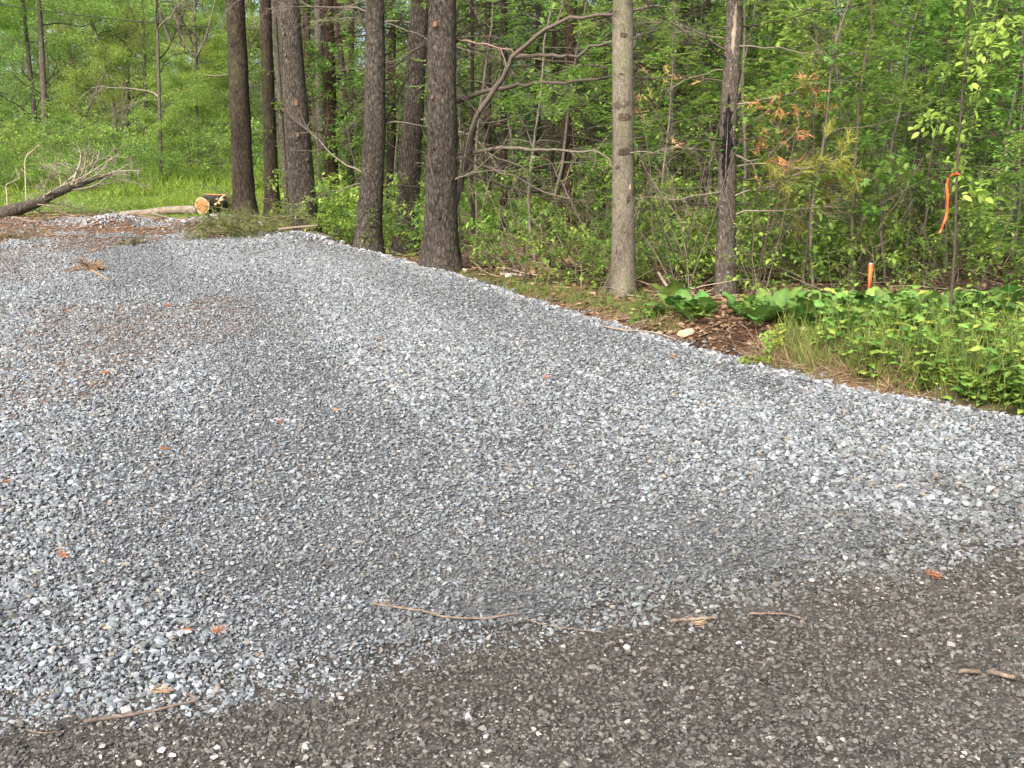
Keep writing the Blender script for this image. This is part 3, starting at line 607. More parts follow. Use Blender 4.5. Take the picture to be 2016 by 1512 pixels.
# farther trunks inside the wood
FT = [('brown pine standing well behind the pale trunk', (1109, 486), 15.5, (1125, 0), 26, 21, B_BRN, 8), ('thin dark pine behind the arching dead tree', (992, 486), 16.0, (992, 0), 15, 13, B_DARK, 8),
      ('pale grey trunk left of the resin-scarred tree', (1316, 494), 14.5, (1331, 0), 18, 16, B_GREY, 6), ('dark trunk touching the pale grey trunk behind the burnt one', (1338, 490), 16.5, (1345, 0), 20, 16, B_DARK, 6),
      ('dark furrowed trunk left of the orange tape', (1806, 486), 14.5, (1815, 0), 27, 21, B_GREY, 7), ('thin dark trunk near the right border', (1949, 440), 16.5, (1967, 0), 13, 11, B_DARK, 7),
      ('very thin dark stem right of the thickest pine', (932, 480), 15, (929, 0), 8, 7, B_DARK, 5), ('thin bluish stem between the dead arch and pale trunk', (1087, 470), 17, (1090, 0), 8, 7, B_DARK, 5),
      ('grey stem with bare twigs left of the burnt trunk top', (1400, 480), 18, (1395, 0), 12, 10, B_GREY, 5), ('grey trunk half hidden by leaves above the orange stake', (1610, 470), 17, (1600, 0), 20, 17, B_GREY, 6),
      ('brown trunk half hidden by leaves between stake and tape', (1695, 470), 19, (1700, 0), 16, 14, B_BRN, 6), ('slanting dark stem between the pale trunk and the burnt trunk', (1372, 350), 17, (1440, 0), 16, 12, B_BRN, 3),
      ('grey trunk far back between the tall brown pine and leaning pine', (770, 470), 19, (772, 0), 18, 15, B_DARK, 12), ('thin trunk far back, just left of the tall brown pine', (690, 440), 21, (693, 0), 12, 10, B_DARK, 10),
      ('slim trunk at the far right edge of the wood', (2006, 470), 18, (2010, 0), 16, 13, B_DARK, 6)]
for k, (lab, b, Y, t_, w0, w1, bk, nb) in enumerate(FT):
    pine('forest_tree', lab, 'tree', b, Y, t_, w0, w1, bk, 700+k, H=15, nbr=nb*2+4, brz=(.4, 4.6), brl=(.5, 1.7), amp=.04, flare=.25, nseg=18, boughs=(2 if k in (0, 1, 7) else 0), crown=False)

# ------------------------------------------------------------------ broadleaf trees, saplings
GA, GB, GY = (.11, .215, .038), (.215, .35, .06), (.31, .435, .09)
def broadleaf(seed, H, r0, cb, W, nl, ntw, lper, leaf, tmpl, bark, ca, cb_, fork=False, spread=.16, flat=.7, colr=(.10, .085, .07), stem_col=None, pinn=False):
    rng = np.random.default_rng(seed); st, lf = MB(), MB()
    p = arm(rng, (0, 0, -.2), (0, 0, 1), H+.2, 12, .085, .09); addtube(st, p, r0*np.linspace(1.1, .12, 13)**.85, 10 if r0 > .05 else 5, colr)
    P, D = [], []
    for k in range(nl):
        z = cb+(H*.97-cb)*(k+rng.random())/nl; i = min(int((z+.2)/(H+.2)*12), 11); b = p[i]+(p[i+1]-p[i])*(((z+.2)/(H+.2)*12)-i)
        f = (z-cb)/(H-cb); L = W*(.45+1.1*math.sin(math.pi*min(1, f*.8+.15)))*rng.uniform(.6, 1.05)*(1-.35*f)
        q = arm(rng, b, dvec(k*2.4+rng.normal(0, .4), rng.uniform(.1, .75)), L, 6, .12, -.03); rb = r0*.34*(1-.7*f)
        tw = twiggy(rng, st, q, max(rb, .004), max(rb*.25, .002), colr, ntw, L*.38, 4, False)+[q[3:]]
        for t in tw:
            m = lper; u_ = rng.uniform(.2, 1.02, m)*(len(t)-1); ii = np.minimum(u_.astype(int), len(t)-2); a = t[ii]+(t[ii+1]-t[ii])*(u_-ii)[:, None]
            ax = (t[-1]-t[0])/(np.linalg.norm(t[-1]-t[0])+1e-9)
            sp_ = np.array([1, 1, .45])*spread; P.append(a+rng.normal(0, 1, (m, 3))*sp_); D.append(ax*.6+rng.normal(0, .7, (m, 3))*np.array([1, 1, .5])+np.array([0, 0, -.25]))
    P, D = np.concatenate(P), np.concatenate(D); n = len(P)
    if pinn:                                    # pinnate leaves: seven leaflets along a drooping stalk
        ax = D/np.linalg.norm(D, axis=1)[:, None]; side = np.cross(ax, [0, 0, 1.]); side /= np.linalg.norm(side, axis=1)[:, None]+1e-9; PP, DD = [], []
        for j, (t, s_) in enumerate(((.25, 1), (.25, -1), (.5, 1), (.5, -1), (.75, 1), (.75, -1), (.95, 0))):
            PP.append(P+ax*t*leaf*2.4+np.array([0, 0, -.12*t*leaf*3])); DD.append(ax*(.5 if s_ else 1)+side*s_*.9)
        P, D = np.concatenate(PP), np.concatenate(DD); n = len(P)
    nr = rnd_dirs(n, rng)*(1-flat)+np.array([0, 0, flat]); sz = leaf*rng.uniform(.65, 1.2, n)
    cl_ = green(n, ca, cb_, rng)
    scatter(lf, *tmpl, P, D, nr, sz, cl_)
    return st.mesh('trunk', bark), lf.mesh('crown', LEAFM)
FARV = [broadleaf(800+k, H, .12, c0, W, 28, 9, 54, .125, LEAF, TWIG, (.17, .27, .05), ((.26, .37, .08), (.33, .43, .11))[k % 2], spread=.22, colr=((.10, .085, .07), (.14, .12, .10))[k % 2]) for k, (H, c0, W) in enumerate(((11, 1.2, 2.8), (12, 1.8, 3.1), (9.5, .8, 2.5), (10.5, 2.6, 3.0), (8, .5, 2.3)))]
MIDV = [broadleaf(820+k, H, r, c0, W, nl, 6, lp, lf_, tm, TWIG, GA, (GB, GY, GY, GB, GY, GY)[k], spread=.05, flat=.8, colr=((.09, .075, .06), (.14, .125, .105))[k % 2], pinn=pn)
        for k, (H, r, c0, W, nl, lp, lf_, tm, pn) in enumerate(((4.2, .022, .6, 1.1, 16, 9, .085, MAPLE, False), (5, .026, 1.0, 1.2, 18, 3, .085, LEAF6, True), (3.2, .016, .4, .9, 13, 9, .08, MAPLE, False), (4.6, .024, 1.4, 1.2, 14, 10, .09, LEAF6, False), (2.4, .012, .3, .75, 11, 3, .08, LEAF6, True), (5.5, .03, 1.8, 1.3, 16, 10, .09, MAPLE, False)))]
SHRUB = [broadleaf(840+k, H, .012, .05, W, 22, 6, 9, .06, LEAF, TWIG, GA, (GB, GY)[k % 2], spread=.07, flat=.6) for k, (H, W) in enumerate(((1.1, .8), (1.5, .9), (.8, .7)))]
TINY = [broadleaf(850+k, H, .006, .05, W, 9, 3, 5, lf_, LEAF6, TWIG, GA, GY, spread=.035, flat=.75, colr=(.16, .15, .09)) for k, (H, W, lf_) in enumerate(((.55, .3, .055), (.9, .35, .065), (.4, .25, .05), (.7, .32, .07)))]
LM = [(0, 'the left border'), (90, 'the twin grey trunks'), (180, 'the fallen tree'), (352, 'the forked tree'), (480, 'the leftmost pine'), (600, 'the thick grey pine'), (730, 'the tall brown pine'), (868, 'the thickest pine'), (992, 'the arching dead tree'), (1109, 'the brown pine'), (1227, 'the pale trunk'), (1330, 'the pale grey trunk'), (1430, 'the burnt trunk'), (1550, 'the rusty needles'), (1710, 'the orange stake'), (1806, 'the dark furrowed trunk'), (1880, 'the orange tape'), (2016, 'the right border')]
def beside(x, y):
    px_ = 1008+x/y*2000; q, nm = min(LM, key=lambda a: abs(a[0]-px_)); d = px_-q
    return ('in line with ' if abs(d) < 22 else 'just left of ' if d < 0 else 'just right of ')+nm
def plant(name, var, label, cat, x, y, s, group=None, part='crown', stem='trunk', rz=None):
    t = thing(name, label, cat, (x, y, h1(x, y)-.01), R.uniform(0, 6.28) if rz is None else rz, s, group)
    ob(stem, var[0], t); ob(part, var[1], t, kind='stuff'); return t
# named trees at the left, beyond the clearing
for k, (lab, bx, by, tx, Y, wd, v_) in enumerate((('grey twin-trunk broadleaf tree, right stem, behind the fallen tree', 90, 285, 77, 30, 13, 3), ('thinner left stem of the twin trees behind the fallen tree', 74, 275, 45, 31, 10, 1),
      ('forked broadleaf tree at the back of the clearing, left of the pines', 352, 270, 353, 33, 12, 3), ('slim broadleaf tree in the middle of the far wood', 287, 245, 280, 36, 9, 1), ('dark broad trunk deep in the leaves beyond the clearing', 247, 245, 247, 40, 15, 1),
      ('slender pale young trunk right of the forked tree', 387, 290, 383, 29, 6, 4), ('small dark sapling trunk rising from the shrubs in the clearing', 315, 318, 309, 25, 7, 4))):
    B = pix(bx, by, Y); B.z = h1(B.x, Y); T = pix(tx, 0, Y); r_ = wd/2*Y/2000
    t = thing('broadleaf_tree', lab, 'tree', B, group=None); d = T-B
    me, p, r = trunk_mesh([(0, 0, -.3), (0, 0, 0), (d.x*.5, 0, d.z*.5), (d.x, 0, d.z), (d.x*1.3, .2, d.z+3.5)], [r_*1.05, r_, r_*.85, r_*.65, .03], B_GREY, 860+k, 14, .05, .2); 
    ob('trunk', me, t); rng = np.random.default_rng(870+k)
    if 'forked' in lab:
        for sx in (-1, 1):
            q = smooth_path([(d.x*.62, 0, d.z*.66), (d.x*.6+sx*.35, 0, d.z*.8), (d.x*.6+sx*.8, .1, d.z*1.15)], 4); mb = MB(); addtube(mb, q, np.linspace(r_*.7, r_*.4, len(q)), 8, (.12, .1, .085)); ob('limb', mb.mesh('limb', TWIG), t)
    for q in range(7):
        c, rr = at_h(p, r, rng.uniform(1.2, d.z)); dr = dvec(rng.uniform(0, 6.28), .4); ob('branch', BR[rng.integers(12)], t, c, orient(dr), rng.uniform(1.2, 2.4))
    ob('crown', FARV[v_][1], t, (d.x*.2, .3, 2.2 if k < 5 else .5), (0, 0, k*1.3), ((.62, .62, .5) if k < 5 else .35), 'stuff')
# backdrop trees
rb = np.random.default_rng(900); kb = 0
for (Y0, step, x0, x1, sc_) in ((31.5, 2.2, -21, -3.5, .42), (36, 2.5, -28, 24, .58), (43, 3.0, -32, 30, .78), (51, 3.8, -38, 38, 1.0), (61, 5.0, -46, 46, 1.25), (74, 6.5, -58, 58, 1.5)):
    for x in np.arange(x0, x1, step):
        y = Y0+rb.uniform(-2.5, 2.5); x_ = x+rb.uniform(-1.2, 1.2); k = int(rb.integers(5)); lf_side = x_ < -2
        plant('broadleaf_tree', FARV[k], ('leafy spring tree in the far wood, ' if y < 48 else 'tree of the farthest wood, ')+beside(x_, y)+(', front row' if y < 34 else ', middle rows' if y < 48 else ''), 'tree', x_, y, sc_*rb.uniform(.85, 1.15), 'trees of the far wood'); kb += 1
# edge shrubs and bushes round the clearing
for (x, y, k, s) in [(rb.uniform(-15, -4.5), rb.uniform(23, 32), int(rb.integers(3)), rb.uniform(.5, 1.0)) for _ in range(64)]:
    plant('shrub', SHRUB[k], ('low' if s < .75 else 'taller')+' leafy shrub '+('nearer' if y < 27 else 'farther')+' in the clearing, '+beside(x, y), 'shrub', x, y, s, 'shrubs behind the grassy clearing', 'foliage', 'stems')
for (px_, py_, Y, s) in ((118, 318, 24, 1.5), (375, 300, 27, 1.3), (430, 300, 25, 1.1)):
    p = pix(px_, py_, Y); plant('shrub', SHRUB[0], {118: 'bright green rounded shrub behind the fallen tree', 375: 'olive shrub below the forked tree', 430: 'green shrub left of the leftmost pine'}[px_], 'shrub', p.x, Y, s, None, 'foliage', 'stems')
# young trees in the wood at the right
rg = np.random.default_rng(910); cnt = 0
def sap(n, x0, x1, y0, y1, vs, lab, grp, s0=.8, s1=1.2, name='sapling'):
    for _ in range(n):
        for tr in range(30):
            px_ = rg.uniform(x0, x1); Y = rg.uniform(y0, y1); x = (px_-1008)/2000*Y
            if edge(x, Y) > .45 and not any(abs(px_-q)/2000*Y < .22 and Y < yq for q, yq in ((1227, 9.8), (1430, 9.7), (866, 11.6))): break
        k = vs[rg.integers(len(vs))]; plant(name, MIDV[k], ('lobed-leaf ', 'feather-leaf ', 'lobed-leaf ', 'oval-leaf ', 'feather-leaf ', 'lobed-leaf ')[k]+lab+', '+beside(x, Y), 'sapling', x, Y, rg.uniform(s0, s1), grp)
sap(24, 1480, 2080, 9.2, 12.5, (0, 1, 2, 4), 'sapling near the front of the wood', 'front saplings right of the burnt trunk', .6, .95)
sap(6, 900, 1430, 11.5, 14, (2, 4, 1), 'small sapling close to the gravel edge', 'saplings between the thickest pine and the burnt trunk', .5, .8)
sap(34, 1250, 2150, 12.5, 18, (0, 1, 3, 5), 'young tree midway into the right-hand wood', 'young trees in the right-hand wood', .8, 1.1)
sap(16, 880, 1500, 15, 21, (0, 2, 3, 5), 'young tree some way into the wood', 'young trees behind the pale trunk', .7, 1.05)
sap(16, 620, 900, 17, 24, (0, 2, 3, 5), 'young tree glimpsed between the pines', 'young trees between the pines', .6, .9)
sap(40, 850, 2200, 19, 31, (0, 1, 3, 5), 'young tree deep in the wood', 'young trees deep in the wood', .8, 1.15)
# conifers with low dark boughs
for k, (px_, Y, s, lab) in enumerate(((700, 22, 1.5, 'young pine with soft dark needles behind the tall brown pine'), (960, 19, 1.4, 'young pine with dark needles right of the thickest pine'), (1060, 21, 1.6, 'young pine with hazy needles behind the arching dead tree'), (1180, 20, 1.5, 'young pine hidden behind the pale trunk'), (1300, 21, 1.6, 'young pine left of the burnt trunk'), (1900, 20, 1.6, 'young pine behind the orange tape'), (1500, 22, 1.6, 'young pine deep in the wood right of the burnt trunk'))):
    rng = np.random.default_rng(950+k); x = (px_-1008)/2000*Y; t = thing('young_pine', lab, 'tree', (x, Y, h1(x, Y))); mb = MB(); q = arm(rng, (0, 0, -.2), (0, 0, 1), 7, 10, .02, .05); addtube(mb, q, np.linspace(.09, .02, 11), 8, DK); ob('trunk', mb.mesh('trunk', TWIG), t)
    for j in range(34):
        z = rng.uniform(1.2, 6.3); i = min(int((z+.2)/7*10), 9); dr = dvec(j*2.4, rng.uniform(-.25, .25)); bm_ = BGRN[j % 3]; o = ob('bough', bm_[0], t, q[i], orient(dr), s*rng.uniform(.7, 1.2)); ob('needles', bm_[1], o, kind='stuff')
print('part2 ok')

# ------------------------------------------------------------------ the clearing: fallen tree, cut logs, wire
B = pix(10, 425, 16.6); B.z = h1(B.x, 16.6)
ft = thing('fallen_tree', 'dead fallen tree with a fan of bare pale branches, lying at the left border', 'fallen tree', B)
FP = [(-60, 452), (0, 424), (40, 410), (75, 398), (130, 374), (185, 354), (225, 340)]; FY = [16.2, 16.6, 16.8, 17.0, 17.3, 17.7, 18.0]
q = smooth_path([pix(x, y, Y)-B for (x, y), Y in zip(FP, FY)], 5); mb = MB()
addtube(mb, q, np.linspace(1, .1, len(q))**1.2*.155, 14, (.105, .088, .075), True, lambda p, th: 1+.16*(vn(np.cos(th)[None]*3, np.sin(th)[None]*3, p[:, :1]*9, 4)-.5)); ob('trunk', mb.mesh('trunk', B_GREY), ft)
rf = np.random.default_rng(31)
FB = [((75, 396), (110, 372), (160, 350), (200, 325), (235, 303)), ((120, 378), (165, 362), (215, 345), (270, 335)), ((125, 376), (180, 368), (225, 340), (262, 317)), ((100, 385), (140, 350), (175, 325), (215, 307)), ((150, 362), (165, 335), (170, 305), (178, 298)),
      ((140, 368), (150, 340), (158, 318), (158, 298)), ((95, 388), (103, 360), (92, 335), (86, 318)), ((120, 376), (118, 350), (108, 330), (112, 322)), ((160, 360), (150, 335), (130, 325), (105, 335)), ((170, 358), (200, 335), (215, 315), (228, 308)),
      ((60, 402), (95, 405), (130, 418)), ((78, 398), (115, 402), (150, 410), (175, 416)), ((130, 374), (128, 395), (120, 405)), ((180, 354), (220, 352), (265, 360), (290, 366)), ((190, 352), (225, 338), (262, 336), (276, 337)), ((110, 384), (150, 372), (190, 368), (240, 352)),
      ((135, 372), (130, 348), (115, 342), (98, 345)), ((145, 366), (172, 345), (190, 318), (196, 305)), ((85, 392), (90, 375), (78, 368)), ((30, 412), (60, 395), (110, 380)), ((160, 360), (190, 345), (232, 343), (258, 346)), ((50, 408), (75, 415), (90, 424))]
for k, pts in enumerate(FB):
    qq = smooth_path([pix(x, y, np.interp(x, [p[0] for p in FP], FY)+(j*.12 if k % 2 else -j*.16)*(.6+.4*rf.random()))-B for j, (x, y) in enumerate(pts)], 4); mb = MB()
    twiggy(rf, mb, qq, .02 if k < 6 else .013, .005, (PALE, (.19, .155, .125), (.27, .235, .195))[k % 3], 14, .24, 5); ob('branch', mb.mesh('branch', TWIG), ft)
for lab, pts, Y in (('thin bare dead sapling standing behind the fallen tree', ((50, 392), (50, 350), (50, 312), (62, 298), (78, 283)), 17.6), ('short forked dead stem at the left border by the fallen trunk', ((12, 405), (14, 385), (12, 365), (24, 358), (40, 350)), 16.9)):
    b = pix(*pts[0], Y); b.z = h1(b.x, Y); t = thing('dead_sapling', lab, 'sapling', b); pp = [(0, 0, -.1)]+[pix(x, y, Y)-b for x, y in pts[1:]]; mb = MB()
    twiggy(rf, mb, smooth_path(pp, 3), .014, .005, (.3, .26, .205), 6, .25, 5); ob('stem', mb.mesh('stem', TWIG), t)
def disc(rad, n=24, rim=.82):
    mb = MB(); th = np.linspace(0, 2*np.pi, n, endpoint=False); rr = rad*(1+.03*np.sin(3*th+1)+.02*np.sin(5*th))
    c = np.stack([np.cos(th), np.sin(th), 0*th], -1); v = np.concatenate([[[0, 0, 0]], c*rr[:, None]*rim, c*rr[:, None]*(rim+.02), c*rr[:, None]])
    f3 = [(0, 1+i, 1+(i+1) % n) for i in range(n)]; f4 = [(1+o*n+i, 1+(o+1)*n+i, 1+(o+1)*n+(i+1) % n, 1+o*n+(i+1) % n) for o in (0, 1) for i in range(n)]
    col = np.concatenate([np.zeros((1+n, 3)), np.ones((2*n, 3))]); mb.add(v, f3, col); mb.f4.append(np.array(f4)); return mb
def log(name, label, cat, loc, d, rad, L, bark, seed, ends=(1, 1)):
    t = thing(name, label, cat, loc); d = np.array(d, float); d /= np.linalg.norm(d); p = np.linspace(0, 1, 14)[:, None]*d*L; mb = MB()
    addtube(mb, p, rad*.985, 26, (1, 1, 1), False, lambda pp, th: 1+.05*(vn(np.cos(th)[None]*4, np.sin(th)[None]*4, np.linspace(0, L*8, 14)[:, None], seed)-.3)); ob('bark', mb.mesh('bark', bark), t)
    for e in (0, 1):
        if ends[e]:
            o = ob('cut_face', disc(rad).mesh('cut_face', CUT), t, tuple(p[-1] if e else p[0])); o.rotation_euler = Vector(d if e else -d).to_track_quat('Z', 'Y').to_euler(); 
    return t
p = pix(397, 393, 17.6); p.z = h1(p.x, 17.6)+.145
log('log', 'sawn log lying with its orange cut end facing the driveway', 'log', p, (.28, .95, .06), .142, .6, B_PINE, 3)
p = pix(422, 400, 18.15); p.z = h1(p.x, p.y)-.02
log('log_round', 'short upright log round with a fresh top, behind the sawn log', 'log', p, (.06, -.05, 1), .19, .34, B_PINE, 4, (0, 1))
b = pix(236, 413, 17.2); b.z = h1(b.x, b.y)+.02; e = pix(386, 404, 17.7); e.z = h1(e.x, e.y)+.05; dv = e-b
t = thing('weathered_log', 'pale weathered trunk lying along the grass, left of the sawn log', 'log', b); mb = MB()
addtube(mb, smooth_path([(0, 0, 0), dv*.3+Vector((0, .05, .0)), dv*.7+Vector((0, .03, .03)), dv], 4), [.05, .055, .06, .062, .064, .066, .068, .07, .072, .076, .08, .085, .09], 12, (1, 1, 1), True, lambda p_, th: 1+.2*(vn(np.cos(th)[None]*3, np.sin(th)[None]*3, p_[:, :1]*6, 8)-.5)); ob('trunk', mb.mesh('trunk', DEADW), t)
for k, (x, y) in enumerate(((428, 392), (436, 394), (424, 402), (432, 400), (420, 408), (438, 387))):
    lab_ = 'pale split firewood piece, '+('leftmost, lowest of', 'upper middle of', 'right middle of', 'lower left of', 'lower middle of', 'top right of')[(4, 1, 3, 2, 0, 5)[k]]+' the heap by the sawn log'; pt = pix(x, y, 17.75); pt.z = max(pt.z, h1(pt.x, pt.y)+.03); rng = np.random.default_rng(40+k); me = hull_mesh('split_log', rng, 12, .6, PALECUT)
    tag(ob('split_log', me, None, pt, (rng.normal(0, .3), rng.normal(0, .3), rng.uniform(0, 3)), (.16, .11, .09)), lab_, 'firewood', 'split firewood by the sawn log')
mb = MB(); a0, a1 = pix(-250, -40, 27), pix(760, 62, 24.5); ts = np.linspace(0, 1, 40)[:, None]; wp = np.array(a0)*(1-ts)+np.array(a1)*ts; wp[:, 2] -= .35*4*(ts*(1-ts))[:, 0]
addtube(mb, wp, .011, 6, (.03, .03, .03)); tag(ob('overhead_wire', mb.mesh('overhead_wire', TWIG)), 'thin dark wire strung across the leaves at the upper left', 'wire')

# ------------------------------------------------------------------ cut boughs on the gravel
def brush(name, label, cat, pts, lift, L, n, ca, cb, seed, stem=None, per=22, wd=.005):
    rng = np.random.default_rng(seed); base = gpix(*pts[0]); t = thing(name, label, cat, base); b, nd = MB(), MB(); tws = []
    for k in range(n):
        i = rng.integers(len(pts)); g = gpix(pts[i][0]+rng.normal(0, 10), pts[i][1]+rng.normal(0, 3), .0); st = np.array(g)-np.array(base)+np.array([0, 0, .04+rng.random()*lift])
        d = dvec(rng.uniform(0, 6.28), rng.uniform(-.15, .35)); q = arm(rng, st, d, L*rng.uniform(.5, 1.1), 5, .12, -.08); tws += twiggy(rng, b, q, .007, .003, (.16, .125, .08), 4, L*.5, 4, False)+[q]
    for q in tws:
        g = q+np.array(base); q[:, 2] = np.maximum(q[:, 2], hgt(g[:, 0], g[:, 1])+.03-base.z)
    needles_on(rng, nd, tws, per, .10, wd, ca, cb); ob('twigs', b.mesh('twigs', TWIG), t); ob('needles', nd.mesh('needles', NEEDM), t, kind='stuff')
    if stem:
        q = smooth_path([gpix(x, y, l_)-base for x, y, l_ in stem], 4); mb = MB(); addtube(mb, q, np.linspace(.02, .012, len(q)), 8, (.15, .12, .09)); ob('cut_stem', mb.mesh('cut_stem', TWIG), t)
brush('pine_bough', 'heap of cut green pine boughs lying on the gravel below the thick pines', 'pine bough', ((450, 470), (480, 462), (510, 458), (540, 462), (570, 462), (595, 460), (470, 468), (430, 472)), .24, .42, 100, (.06, .10, .03), (.17, .2, .06), 51, ((548, 452, .22), (590, 447, .24), (626, 444, .27)))
brush('pine_bough', 'faded olive bough lying on the gravel at the left border', 'pine bough', ((0, 478), (20, 474), (45, 470), (60, 470), (-20, 478)), .05, .35, 16, (.10, .09, .035), (.19, .15, .06), 52)
brush('pine_bough', 'green boughs heaped in the shade beside the leftmost pine', 'pine bough', ((448, 415), (455, 408), (505, 425), (450, 425)), .3, .45, 22, (.03, .055, .02), (.06, .09, .035), 53)
brush('pine_bough', 'small brown dead bough lying on the gravel at the left', 'pine bough', ((168, 533), (178, 536), (188, 540)), .03, .16, 7, (.17, .10, .04), (.28, .17, .07), 54, ((176, 530, .04), (195, 540, .04), (214, 551, .03)), 18)
brush('pine_bough', 'tuft of green needles on the gravel beyond the stone pile', 'pine bough', ((270, 486), (282, 488)), .02, .15, 5, (.08, .09, .04), (.14, .13, .06), 55)
# sticks
def stick(label, pts, r0, r1, seed, forks=(), mat=STICK, lift=.034, cat='stick', name='stick'):
    g = [gpix(x, y, lift) for x, y in pts]; base = g[0].copy(); base.z = h1(base.x, base.y); t = thing(name, label, cat, base); rng = np.random.default_rng(seed)
    q = smooth_path([v-base for v in g], 5); q += rng.normal(0, r0*.16, q.shape); mb = MB(); r0 *= .85; r1 *= .9; addtube(mb, q, np.linspace(r0, r1, len(q)), 8, (1, 1, 1), True, lambda p_, th: 1+.2*(vn(np.cos(th)[None]*2, np.sin(th)[None]*2, p_[:, :1]*25, seed)-.5)); ob('stem', mb.mesh('stem', mat), t)
    for f in forks:
        q = smooth_path([gpix(x, y, lift*.8)-base for x, y in f], 4); mb = MB(); addtube(mb, q, np.linspace(r0*.7, r1*.6, len(q)), 6); ob('side_twig', mb.mesh('side_twig', mat), t)
stick('forked brown stick on the gravel at the lower left', ((165, 1421), (215, 1413), (262, 1406), (330, 1392), (392, 1377)), .0075, .004, 1, (((300, 1398), (306, 1406), (308, 1418)), ((392, 1377), (370, 1366), (355, 1358))))
stick('short twig lying at the bottom left, below the forked stick', ((56, 1438), (85, 1443), (118, 1440)), .0035, .002, 2, (((145, 1455), (150, 1448), (158, 1440)),))
stick('long crooked stick lying across the seam of gravel and road', ((730, 1187), (790, 1196), (850, 1207), (880, 1215), (945, 1217), (1000, 1210), (1030, 1207)), .007, .0035, 3, (((1000, 1210), (1012, 1216), (1020, 1224)),))
stick('thin twig trailing right of the long crooked stick', ((1030, 1217), (1075, 1230), (1120, 1237), (1190, 1245)), .003, .0018, 4, (((1060, 1226), (1075, 1222), (1095, 1222)),))
stick('thick short stick lying on the seam, right of the middle', ((1320, 1223), (1350, 1219), (1385, 1217), (1413, 1215)), .009, .007, 5)
stick('pale bent twig right of the thick short stick', ((1475, 1208), (1510, 1208), (1548, 1209), (1585, 1220)), .006, .003, 6)
stick('pale broken stick at the right border, left half', ((1886, 1322), (1908, 1320), (1930, 1322)), .009, .0075, 7)
stick('dark broken stick at the right border, right half', ((1944, 1321), (1968, 1327), (1997, 1334)), .010, .008, 8)
stick('thin twig on the gravel in front of the cut boughs', ((480, 503), (510, 497), (545, 489)), .010, .005, 9, (((510, 497), (535, 494), (555, 492)),))
stick('dark twig lying on the gravel right of the cut boughs', ((670, 546), (700, 549), (735, 546)), .006, .003, 10)
stick('dark twigs scattered left of the small brown bough', ((90, 540), (108, 533), (120, 524)), .007, .003, 11, (((125, 535), (135, 539), (148, 543)),))
stick('yellowish straw-like twig upright on the gravel, lower right of the middle', ((1244, 1072), (1248, 1080), (1252, 1088)), .004, .003, 12)
stick('stick lying on the stones at the edge, left of the eroded bank', ((1188, 642), (1230, 650), (1290, 655), (1330, 668)), .010, .006, 13, (((1230, 650), (1250, 636), (1275, 630)),), DEADW, .05)
stick('brown stick lying at the foot of the thickest pine', ((825, 527), (860, 524), (900, 528)), .012, .007, 14, (), DEADW, .03)
for k, (pts, lab) in enumerate(((((110, 432), (140, 430), (170, 432)), 'grey stick on the brown needles near the fallen tree'), (((10, 420), (60, 436), (110, 430)), 'pale stick lying beside the fallen trunk'), (((140, 455), (170, 447), (195, 440)), 'dark stick on the needles left of the stone pile'), (((300, 420), (330, 428), (372, 436)), 'thin stick across the brown needles below the pale trunk'), (((232, 428), (262, 424), (300, 428)), 'short stick on the needles behind the stone pile'), (((60, 462), (92, 458), (100, 450)), 'crooked stick beside the faded olive bough'))):
    stick(lab, pts, .016, .009, 20+k, (), DEADW)
# fallen logs within the wood
def wood_log(label, pts, Ys, r0, r1, mat, seed):
    g = [pix(x, y, Y) for (x, y), Y in zip(pts, Ys)]; g = [Vector((v.x, v.y, max(v.z, h1(v.x, v.y)+.02))) for v in g]; t = thing('fallen_log', label, 'log', g[0]); mb = MB(); rng = np.random.default_rng(seed)
    addtube(mb, smooth_path([v-g[0] for v in g], 4), np.linspace(r0, r1, (len(g)-1)*4+1), 9); ob('trunk', mb.mesh('trunk', mat), t)
    for k in range(4): q = g[rng.integers(len(g))]-g[0]; ob('branch', BR[rng.integers(12)], t, q, orient(dvec(rng.uniform(0, 6.28), .5)), rng.uniform(.3, .7))
wood_log('dark mossy log lying in the wood left of the pale trunk', ((1085, 520), (1130, 530), (1205, 556)), (11.5, 11.2, 10.9), .035, .028, B_DARK, 61)
wood_log('rusty brown log lying behind the broad leaves, right of the burnt trunk', ((1440, 566), (1500, 570), (1560, 572), (1625, 580)), (10.6, 10.5, 10.4, 10.3), .028, .02, B_BRN, 62)
wood_log('pale broken branch stump leaning behind the broad leaves', ((1296, 536), (1308, 556), (1322, 572)), (10.0, 9.9, 9.8), .012, .018, DEADW, 63)
wood_log('pale curved stick lying on the leaf litter near the gravel edge', ((985, 548), (1005, 555), (1028, 556)), (10.9, 10.9, 10.8), .02, .014, DEADW, 64)

# ------------------------------------------------------------------ rocks
def rock(label, x, y, size, col, seed, flat=.55, Y=None, rz=None):
    rng = np.random.default_rng(seed); g = gpix(x, y); bm = bmesh.new(); bmesh.ops.create_icosphere(bm, subdivisions=3, radius=.5)
    pl = [(rnd_dirs(1, rng)[0], rng.uniform(.30, .42)) for _ in range(9)]
    for v in bm.verts:
        c = np.array(v.co)
        for nrm, dd_ in pl:
            k = c@nrm-dd_
            if k > 0: c = c-nrm*k
        c = c*(1+.06*(float(vn(c[0]*7, c[1]*7, c[2]*7, seed))-.5)); v.co = c*np.array([1, .75, flat])
    me = bpy.data.meshes.new('rock'); bm.to_mesh(me); bm.free(); a = me.attributes.new('col', 'FLOAT_COLOR', 'POINT')
    for i in range(len(me.vertices)): a.data[i].color = (*col, 1)
    me.materials.append(ROCKM); return tag(ob('rock', me, None, (g.x, g.y, g.z+size*flat*.25), (rng.normal(0, .15), rng.normal(0, .15), rng.uniform(-.6, .6) if rz is None else rz), size), label, 'rock')
